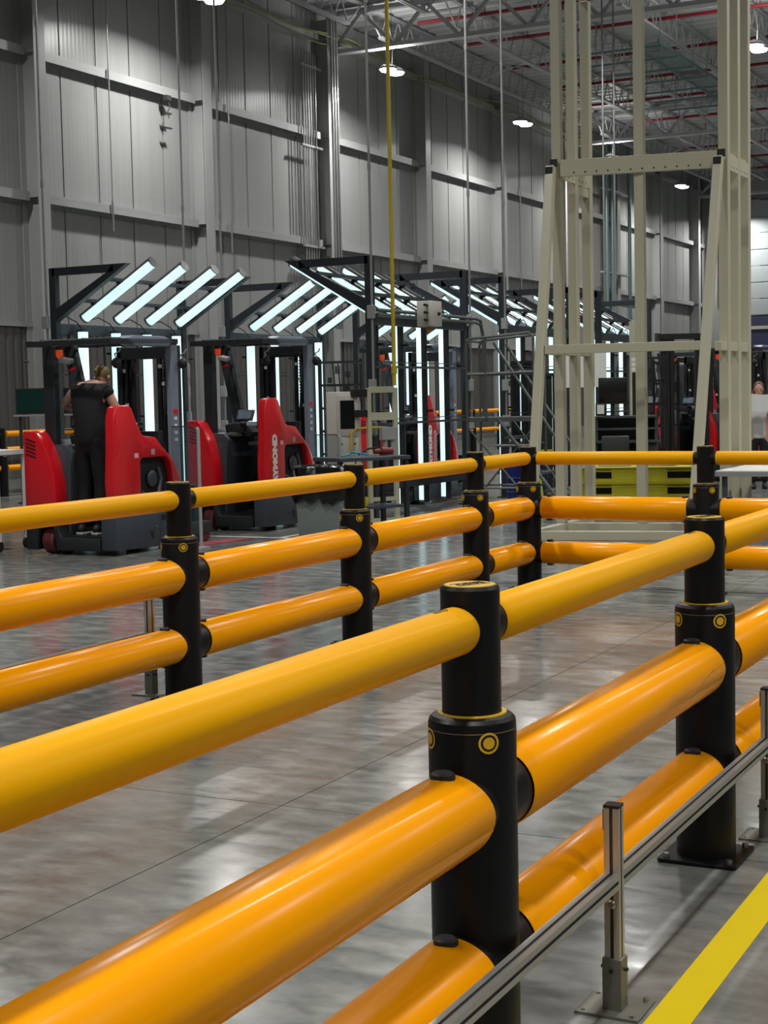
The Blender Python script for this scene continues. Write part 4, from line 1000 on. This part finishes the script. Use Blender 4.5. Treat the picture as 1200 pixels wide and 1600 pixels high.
for i in range(sg):
    a = 2*math.pi*i/sg
    for k, (z_, r_) in enumerate(rows):
        c_, s__ = math.cos(a), math.sin(a); sq = 1/max(abs(c_), abs(s__)); sq = min(sq, 1.18)
        rr_ = r_*sq*0.95 + (random.uniform(-0.018, 0.018) if k > 1 else 0)
        vs.append((rr_*c_, rr_*s__*0.9, z_+(random.uniform(-0.05, 0.05) if k > 3 else 0)))
nr_ = len(rows); fs = [(i*nr_+j, ((i+1) % sg)*nr_+j, ((i+1) % sg)*nr_+j+1, i*nr_+j+1) for i in range(sg) for j in range(nr_-1)]
fs.append(tuple(i*nr_ for i in range(sg)))
mb._add(vs, fs); mb.build('bag', BAG, tb)

stn = thing('tool_stand', 'narrow cream steel ladder-like stand in front of the nearest right-hand light frame', 'stand', (-9.0, 17.62, 0), math.radians(55))
for x in (-0.19, 0.19): MB().box((x, 0, 0.86), (0.055, 0.055, 1.72)).build('upright', CREAM, stn, bevel=0.003, smooth=False)
for z, h in ((1.70, 0.08), (1.36, 0.10), (0.90, 0.06), (0.30, 0.05), (0.03, 0.05)): MB().box((0, 0, z), (0.34, 0.05, h)).build('rung', CREAM, stn, smooth=False)
for x in (-0.19, 0.19): MB().box((x, 0, 0.012), (0.06, 0.26, 0.024)).build('foot', CREAM, stn, smooth=False)
for z_, h_ in ((1.66, 0.10), (1.40, 0.09)): MB().box((-0.30, 0.03, z_), (0.22, 0.10, h_)).build('side_arm', BLK2, stn, bevel=0.004, smooth=False)
mb = MB(); mb.box((0.05, -0.07, 1.14), (0.22, 0.09, 0.16)); mb.cyl((0.0, -0.07, 1.06), (0.0, -0.07, 0.86), 0.03, seg=10); mb.cyl((0.11, -0.07, 1.06), (0.11, -0.07, 0.88), 0.03, seg=10)
tag(mb.build('air_regulator', GREYBOX), 'grey twin bowl air regulator hanging on the cream stand', 'regulator'); o = bpy.data.objects['air_regulator']; o.location = stn.location; o.rotation_euler = stn.rotation_euler
mb = MB(); mb.tube([(-8.92, 17.72, 1.20), (-9.05, 17.55, 1.22), (-9.22, 17.32, 1.21), (-9.26, 17.26, 1.16), (-9.26, 17.26, 0.92)], 0.016, 8)
tag(mb.build('air_pipe', HOSEY), 'bent yellow air pipe reaching left from the cream stand', 'pipe')
mb = MB(); mb.cyl((-8.98, 17.95, 1.75), (-8.98, 17.95, 11.0), 0.026, seg=10); mb.cyl((-8.98, 17.95, 1.9), (-8.98, 17.95, 2.0), 0.04, seg=10)
tag(mb.build('drop_pipe', HOSEY), 'long vertical yellow pipe dropping from the roof to the cream stand', 'pipe')

cab = thing('electrical_cabinet', 'beige machine cabinet with a dark window right of the empty red truck', 'cabinet', (-9.44, 17.40, 0), math.radians(24))
mb = MB(); mb.prism([(-0.21, 0.0), (0.21, 0.0), (0.21, 1.55), (0.16, 1.68), (-0.21, 1.68)], 'Y', -0.12, 0.12); mb.build('body', BEIGE, cab, bevel=0.01)
dd = MB().box((0.06, -0.128, 1.38), (0.28, 0.014, 0.52)).build('upper_door', BEIGE, cab, bevel=0.004)
MB().box((0.06, -0.137, 1.39), (0.18, 0.006, 0.36)).build('window', SCREEN, dd, smooth=False)
for z, h in ((0.98, 0.22), (0.74, 0.22), (0.40, 0.40)):
    d_ = MB().box((0.06, -0.128, z), (0.28, 0.014, h)).build('drawer', BEIGE, cab, bevel=0.004)
    MB().cyl((-0.02, -0.134, z+0.04), (-0.02, -0.142, z+0.04), 0.012, seg=10).build('lock', BLK2, d_); MB().cyl((0.15, -0.134, z+0.04), (0.15, -0.142, z+0.04), 0.012, seg=10).build('lock', BLK2, d_)

# rounded acrylic guard screens
ACR = mat('tinted_acrylic', (60, 90, 100), 0.05, alpha=0.22, spec=0.2)
def guard(label, loc, rz, w_, h_):
    g = thing('guard_screen', label, 'screen', loc, rz)
    r = 0.06; pts = [(-w_, h_)] + [(-r+r*math.sin(a), h_-r+r*math.cos(a)) for a in [math.pi/2*i/6 for i in range(7)]] + [(0, 0.03)]
    mb = MB(); mb.prism([(-w_, 0.08)] + pts[:-1] + [(0, 0.08)], 'Y', -0.003, 0.003); mb.build('acrylic_panel', ACR, g, smooth=False)
    mb = MB(); mb.tube([(x, 0, z) for x, z in pts[:8]], 0.007, 6); mb.build('edge_trim', BLK2, g)
    mb = MB(); mb.tube([(x+0.01, 0, z) for x, z in pts[4:]], 0.02, 8); mb.box((0.0, 0, 0.01), (0.12, 0.3, 0.02)); mb.build('upright', GREYBOX, g)
    MB().box((-w_+0.02, 0, 0.01), (0.06, 0.3, 0.02)).build('foot', GREYBOX, g); MB().box((-w_+0.02, 0, 0.05), (0.03, 0.03, 0.1)).build('stub', GREYBOX, g)
guard('tinted clear guard screen with rounded corner, left of the empty red truck', (-9.38, 13.97, 0), math.radians(12), 0.30, 1.33)
guard('small tinted guard screen standing in front of the beige cabinet', (-9.05, 16.55, 0), math.radians(20), 0.30, 1.16)

# ---------------------------------------------------------------- rolling safety ladder
ld = thing('safety_ladder', 'grey tubular rolling safety ladder with railed platform behind the far barrier', 'ladder', (-8.08, 19.6, 0), math.radians(9))
def tb_(name, pts, r=0.019): return MB().tube(pts, r, 8).build(name, TUBE, ld)
for y in (-0.35, 0.35):
    tb_('side_rail', [(-0.48, y, 0.05), (-0.48, y, 2.28), (-0.44, y, 2.36), (0.38, y, 2.42), (0.44, y, 2.36), (0.44, y, 0.05)])
    tb_('mid_rail', [(-0.48, y, 1.88), (0.44, y, 1.90)]); tb_('stair_rail', [(-0.10, y, 2.30), (0.12, y, 1.95), (0.90, y, 0.75)])
    tb_('stringer', [(-0.05, y, 1.27), (0.85, y, 0.05)], 0.024); 
    if y < 0: tb_('cross_brace', [(-0.46, y, 0.1), (0.42, y, 1.15)], 0.013); tb_('cross_brace', [(0.42, y, 0.1), (-0.46, y, 1.15)], 0.013)
    tb_('lower_rail', [(-0.48, y, 0.35), (0.44, y, 0.35)], 0.015); tb_('lower_rail', [(-0.1, y, 0.92), (0.44, y, 0.92)], 0.02)
for z in (1.9, 2.34): tb_('end_rail', [(-0.48, -0.35, z), (-0.48, 0.35, z)])
tb_('inner_post', [(-0.22, -0.35, 1.27), (-0.22, -0.35, 2.36)])
pf = MB(); pf.box((-0.02, 0, 1.27), (0.92, 0.70, 0.06)); pf.build('platform', TUBE, ld, smooth=False)
for i in range(4): MB().box((0.12+i*0.18, 0, 1.02-i*0.24), (0.2, 0.66, 0.03)).build('step', TUBE, ld, smooth=False)
for x in (-0.48, 0.44):
    for y in (-0.35, 0.35): MB().cyl((x, y-0.02, 0.05), (x, y+0.02, 0.05), 0.05, seg=14).build('caster', BLK2, ld)
mb = MB(); mb.lathe([(0, 0), (0.07, 0), (0.085, 0.16), (0.10, 0.16), (0.10, 0.18), (0.08, 0.18)], (0, 0, 0), seg=16); o = mb.build('bucket', mat('lime_plastic', (186, 190, 30), 0.45)); o.location = (-8.05, 20.9, 0.62)
tag(o, 'small lime yellow bucket on the blue drum behind the safety ladder', 'bucket')
dr = thing('drum', 'blue drum with yellow lettering behind the safety ladder', 'drum', (-8.27, 20.75, 0))
MB().lathe([(0, 0), (0.29, 0), (0.29, 0.2), (0.30, 0.21), (0.29, 0.22), (0.29, 0.4), (0.30, 0.41), (0.29, 0.42), (0.29, 0.60), (0.27, 0.618), (0, 0.618)], seg=28).build('drum_body', mat('deep_blue_paint', (14, 36, 110), 0.4, noise=0.08), dr)
tm = Matrix.Rotation(math.radians(22), 4, 'Z') @ Matrix(((1, 0, 0, 0.0), (0, 0, -1, -0.285), (0, 1, 0, 0.50), (0, 0, 0, 1)))
text_mesh('lettering', 'VIT', 0.12, BADGE, dr, tm, 0.012)
mb = MB(); mb.bar((0, 0, 0.02), (0.0, 0.28, 1.05), 0.07, 0.02); mb.bar((0.3, 0, 0.02), (0.30, 0.28, 1.05), 0.07, 0.02)
for i in range(4): mb.bar((0, 0.05+0.06*i, 0.2+0.22*i), (0.3, 0.05+0.06*i, 0.2+0.22*i), 0.03, 0.05)
mb.bar((0, 0.50, 0.02), (0, 0.30, 1.05), 0.03, 0.02); mb.bar((0.3, 0.50, 0.02), (0.3, 0.30, 1.05), 0.03, 0.02); mb.box((0.15, 0.29, 1.06), (0.36, 0.16, 0.03))
o = mb.build('step_ladder', mat('lime_paint', (188, 196, 40), 0.45), smooth=False); o.location = (-7.95, 20.2, 0); o.rotation_euler = (0, 0, 0.9)
o.scale = (0.5, 0.5, 0.62)
tag(o, 'small lime step ladder standing right of the blue drum', 'ladder')

# ---------------------------------------------------------------- black partitions behind the ladder
BP = mat('black_curtain', (20, 20, 22), 0.7, noise=0.15, scale=4)
def partition(label, loc, rz, w_, h_):
    t = thing('partition', label, 'partition', loc, rz)
    n_ = max(3, int(w_/0.16))
    for i in range(n_): MB().box((-w_/2+(i+0.5)*w_/n_, 0.012*(i % 2), h_/2+0.03), (w_/n_-0.004, 0.02, h_-0.06)).build('curtain_strip', BP, t, smooth=False)
    mb = MB(); mb.box((0, 0, h_), (w_+0.06, 0.05, 0.05)); mb.box((-w_/2-0.02, 0, h_/2), (0.04, 0.04, h_)); mb.box((w_/2+0.02, 0, h_/2), (0.04, 0.04, h_)); mb.box((0, 0, 0.02), (w_+0.06, 0.3, 0.04)); mb.build('frame', BLK2, t, smooth=False)
partition('tall black curtain partition behind the railed platform of the safety ladder', (-9.35, 23.5, 0), math.radians(25), 0.45, 2.12)
partition('tall black curtain partition right behind the slanted left leg of the tower', (-8.72, 22.75, 0), math.radians(25), 0.50, 1.90)

# ---------------------------------------------------------------- things seen through the tower
YST = mat('yellow_green_crate', (170, 164, 20), 0.5, noise=0.06)
for k in range(3):
    t = thing('pallet', ['lowest yellow slotted steel pallet of the stack behind the crossing barrier', 'middle yellow slotted steel pallet of the stack behind the crossing barrier', 'topmost yellow slotted steel pallet of the stack behind the crossing barrier'][k], 'pallet', (-6.28, 19.9, 0.012+k*0.205), math.radians(14), 'stack of yellow pallets')
    mb = MB(); H = 0.2
    mb.box((0, 0, 0.17), (1.52, 0.9, 0.06)); mb.box((0, 0, 0.025), (1.52, 0.9, 0.05)); mb.build('deck', YST, t, smooth=False)
    for x, w_ in ((-0.74, 0.05), (-0.02, 0.72), (0.70, 0.10)): MB().box((x, -0.42, 0.10), (w_, 0.05, 0.155)).build('block', YST, t, bevel=0.004, smooth=False)
    for x in (-0.55, 0.50): MB().box((x, -0.44, 0.165), (0.34, 0.02, 0.03)).build('slot_lip', YST, t, smooth=False)
    MB().box((0, -0.30, 0.1), (1.4, 0.02, 0.155)).build('inner_web', BLK2, t, smooth=False)
    MB().box((0, -0.462, 0.195), (1.56, 0.03, 0.012)).build('edge_lip', YST, t, smooth=False)
for i, (x, y) in enumerate([(-6.62, 19.75), (-6.05, 19.9)]):
    o = MB().box((0, 0, 0), (0.42, 0.28, 0.04)).build('cardboard_sheet', BEIGE, smooth=False); o.location = (x, y, 0.648); o.rotation_euler = (0, 0, 0.25)
    tag(o, ['left pale cardboard sheet lying on the yellow pallets', 'right pale cardboard sheet lying on the yellow pallets'][i], 'cardboard')

dk = thing('work_desk', 'dark grey work desk with shelves seen through the cream tower', 'desk', (-6.98, 21.35, 0), math.radians(26))
for z, d_, dy in ((0.90, 0.5, 0.0), (1.25, 0.34, 0.1), (1.08, 0.3, 0.1), (0.32, 0.45, 0)): MB().box((0, dy, z), (0.88, d_, 0.03)).build('shelf', TGREY, dk, smooth=False)
for x in (-0.43, 0.43): MB().box((x, 0.12, 0.62), (0.05, 0.3, 1.24)).build('side_panel', TGREY, dk, smooth=False)
MB().box((0, 0.24, 1.0), (0.84, 0.03, 0.5)).build('back_panel', TDARK, dk, smooth=False)
MB().box((0.28, 0.05, 0.70), (0.28, 0.36, 0.36)).build('drawer_unit', TGREY, dk, bevel=0.01)
mn = thing('monitor', 'black monitor standing on the shelf of the dark grey desk', 'monitor', (-7.18, 21.35, 1.265), math.radians(26))
MB().box((0, 0, 0.36), (0.40, 0.04, 0.38)).build('panel', mat('monitor_black', (8, 8, 9), 0.3), mn, bevel=0.006)
MB().box((0, 0.03, 0.09), (0.05, 0.03, 0.2)).build('stand', BLK2, mn, smooth=False); MB().box((0, 0.03, 0.006), (0.2, 0.14, 0.012)).build('base', BLK2, mn, smooth=False)
ph = thing('telephone', 'white desk terminal with a black frame on the dark grey desk', 'terminal', (-7.27, 21.08, 1.265), math.radians(26))
MB().box((0, 0, 0.10), (0.14, 0.04, 0.18)).build('body', BLK2, ph, bevel=0.01); MB().box((0, -0.022, 0.10), (0.10, 0.006, 0.13)).build('face', WHITE, ph, smooth=False)
sw = thing('swivel_chair', 'dark swivel chair in front of the dark grey desk', 'chair', (-6.95, 20.75, 0), math.radians(200))
MB().box((0, 0, 0.50), (0.44, 0.42, 0.07)).build('seat', TDARK, sw, bevel=0.03); MB().box((0, 0.22, 0.80), (0.38, 0.05, 0.40)).build('backrest', TDARK, sw, bevel=0.02)
MB().cyl((0, 0, 0.08), (0, 0, 0.48), 0.03, seg=12).build('column', GREYBOX, sw); MB().bar((0, 0.20, 0.5), (0, 0.24, 0.7), 0.05, 0.02, up=(0, 1, 0)).build('back_bracket', TDARK, sw)
for q in range(5):
    a = q*2*math.pi/5; lg = MB().bar((0, 0, 0.09), (0.27*math.cos(a), 0.27*math.sin(a), 0.07), 0.04, 0.03).build('foot', TDARK, sw, smooth=False)
    MB().cyl((0.27*math.cos(a)-0.015, 0.27*math.sin(a), 0.027), (0.27*math.cos(a)+0.015, 0.27*math.sin(a), 0.027), 0.027, seg=10).build('caster', BLK2, lg)
wp = thing('whiteboard', 'blank white board hanging behind the left uprights of the cream tower', 'board', (-8.02, 22.45, 0), math.radians(26))
MB().box((0, 0, 2.0), (0.72, 0.02, 0.62)).build('board', WHITE, wp, smooth=False)
mb = MB(); mb.box((-0.34, 0.04, 1.1), (0.04, 0.04, 2.2)); mb.box((0.34, 0.04, 1.1), (0.04, 0.04, 2.2)); mb.box((0, 0.04, 0.02), (0.72, 0.3, 0.04)); mb.build('stand', BLK2, wp, smooth=False)
sl_ = thing('signal_tower', 'white three-tier stack light on a black box above the monitor', 'stack light', (-7.35, 22.9, 0), 0)
MB().box((0, 0, 0.95), (0.05, 0.05, 1.9)).build('pole', BLK2, sl_, smooth=False); MB().box((0.0, 0, 0.02), (0.3, 0.3, 0.04)).build('base', BLK2, sl_, smooth=False)
for i in range(3): MB().cyl((0.0, 0, 1.92+i*0.075), (0.0, 0, 1.975+i*0.075), 0.045, seg=14).build('lamp_segment', WHITE, sl_)
cc = thing('support_column', 'slim cream machine column right of the black monitor', 'column', (-7.52, 23.35, 0), math.radians(26))
MB().box((0, 0, 1.35), (0.09, 0.09, 2.7)).build('shaft', CREAM, cc, bevel=0.006, smooth=False); MB().box((0, 0, 0.01), (0.2, 0.2, 0.02)).build('base_plate', CREAM, cc, smooth=False)

def machine_rack(label, loc, rz, w_, h_):
    t = thing('wiring_rack', label, 'rack', loc, rz)
    random.seed(int(abs(loc[0]*100+loc[1]*10)))
    for sx in (-1, 1): MB().box((sx*w_/2, 0, h_/2), (0.05, 0.08, h_)).build('upright', TBLACK, t, smooth=False)
    for i in range(6): MB().box((0, 0, 0.3+i*(h_-0.35)/5), (w_, 0.06, 0.04)).build('crossbar', TDARK, t, smooth=False)
    for i in range(7):
        x = random.uniform(-w_*0.35, w_*0.35); z = random.uniform(0.9, h_-0.15)
        MB().box((x, -0.05, z), (random.uniform(0.05, 0.1), 0.06, random.uniform(0.06, 0.16))).build('device', random.choice([TDARK, TGREY, BLK2, GREYBOX]), t, smooth=False)
    for i in range(3):
        x = random.uniform(-w_*0.4, w_*0.4)
        MB().tube([(x, -0.06, h_-0.05), (x+0.05, -0.10, h_*0.75), (x-0.04, -0.08, h_*0.5), (x+0.03, -0.06, 0.5)], 0.012, 6).build('cable', BLK2, t)
    MB().box((0, 0, 0.02), (w_+0.1, 0.4, 0.04)).build('base', TBLACK, t, smooth=False)
machine_rack('black wiring rack left of the twin column gantry', (-7.85, 26.2, 0), 0.45, 0.42, 2.15)
machine_rack('black wiring rack right of the black monitor', (-7.55, 24.6, 0), 0.45, 0.35, 2.2)
machine_rack('dark wiring rack inside the tunnel left of the nearest right-hand frame', (-12.3, 22.6, 0), 0.3, 0.7, 2.25)
machine_rack('dark wiring rack deep in the tunnel behind the safety ladder', (-11.9, 29.5, 0), 0.3, 0.8, 2.0)
mb = MB(); mb.box((0, 0, 0), (0.16, 0.01, 0.18)); o = mb.build('paper_note', PAPER, smooth=False); o.location = (-7.72, 26.03, 1.72); o.rotation_euler = (0, 0, 0.45)
tag(o, 'white paper note taped to the black rack left of the gantry', 'paper')

tbm = thing('work_table', 'white topped table with a wood edge at the right edge behind the crossing barrier', 'table', (-3.55, 17.45, 0))
MB().box((0.0, 0.0, 0.735), (1.5, 2.6, 0.03)).build('tabletop', WHITE, tbm, smooth=False)
MB().box((0.0, -1.30, 0.715), (1.5, 0.02, 0.05)).build('front_edge', mat('grey_edge', (140, 142, 140), 0.5), tbm, smooth=False)
MB().box((-0.756, 0, 0.715), (0.012, 2.6, 0.06)).build('side_edge', mat('wood_edge', (150, 112, 96), 0.5, noise=0.1), tbm, smooth=False)
for x in (-0.68, 0.68):
    for y in (-1.2, 1.2): MB().box((x, y, 0.36), (0.05, 0.05, 0.72)).build('leg', TGREY, tbm, smooth=False)
MB().bar((-0.3, -1.1, 0.05), (-0.1, -1.1, 0.7), 0.02, 0.02).build('brace', BLK2, tbm, smooth=False)
mb = MB(); mb.ball((0, 0, 0.006), (0.05, 0.03, 0.006)); mb.tube([(0, 0, 0.01), (0.1, 0.05, 0.012), (0.22, 0.02, 0.01), (0.3, 0.1, 0.01)], 0.006, 6); o = mb.build('headset', BLK2); o.location = (-3.75, 17.0, 0.751)
tag(o, 'small black cable item lying on the white table top', 'cable')

# ---------------------------------------------------------------- far left: cart and wall terminals
ct = thing('white_cart', 'white tubular work cart cut off by the left edge, beside the leftmost truck', 'cart', (-11.95, 13.25, 0), math.radians(8))
for z, h in ((1.08, 0.05), (0.30, 0.03)): MB().box((0, 0, z), (1.1, 0.6, h)).build('shelf', WHITE if z > 1 else TGREY, ct, smooth=False)
for x in (-0.53, 0.53):
    for y in (-0.28, 0.28):
        lg = MB().box((x, y, 0.60), (0.045, 0.045, 0.98)).build('leg', WHITE, ct, smooth=False)
        MB().cyl((x-0.02, y, 0.06), (x+0.02, y, 0.06), 0.06, seg=14).build('caster', BLK2, lg)
MB().bar((0.1, -0.28, 1.0), (0.5, -0.28, 0.55), 0.012, 0.012).build('stay', WHITE, ct, smooth=False)
o = MB().ball((0, 0, 0.025), (0.2, 0.1, 0.025), 14, 8).build('hose_coil', BLK2); o.location = (-11.70, 13.2, 1.107); tag(o, 'flat black item lying on the white cart at the left edge', 'tool')
tmn = thing('terminal_stand', 'wall-side stand carrying two dark screens behind the leftmost truck', 'terminal', (-16.35, 19.95, 0), math.radians(30))
for x, c in ((-0.22, mat('green_dark_screen', (12, 52, 44), 0.2)), (0.30, mat('blue_dark_screen', (16, 34, 52), 0.2))):
    f = MB().box((x, 0, 1.66), (0.46, 0.06, 0.42)).build('screen_housing', BLK2, tmn, bevel=0.006, smooth=False)
    MB().box((x, -0.032, 1.67), (0.40, 0.006, 0.34)).build('screen', c, f, smooth=False)
MB().box((0.04, 0, 1.43), (1.05, 0.2, 0.03)).build('shelf', GREYBOX, tmn, smooth=False)
for x in (-0.4, 0.5): MB().box((x, 0.05, 0.72), (0.05, 0.05, 1.42)).build('leg', SLOT, tmn, smooth=False)
MB().box((0.05, 0.05, 0.015), (1.0, 0.4, 0.03)).build('base', SLOT, tmn, smooth=False)
# post with wall-mounted handset between the first trucks
hs = thing('hand_scanner_post', 'thin white post with a hooked lamp between the two nearest red trucks', 'post', (-10.1, 15.05, 0))
hs.location = (-12.2, 18.0, 0)
MB().cyl((0, 0, 0), (0, 0, 1.95), 0.014, seg=8).build('pole', GREYBOX, hs); MB().box((0, 0, 0.01), (0.24, 0.24, 0.02)).build('base', SLOT, hs, smooth=False)
MB().tube([(0, 0, 1.93), (0.0, 0.0, 2.1), (-0.06, 0, 2.16), (-0.16, 0, 2.14)], 0.02, 8).build('hooked_lamp', GREYBOX, hs); MB().box((0.01, -0.02, 1.38), (0.05, 0.05, 0.16)).build('switch_box', GREYBOX, hs, smooth=False)
# pale yellow distant beam line on wall seen through the tower
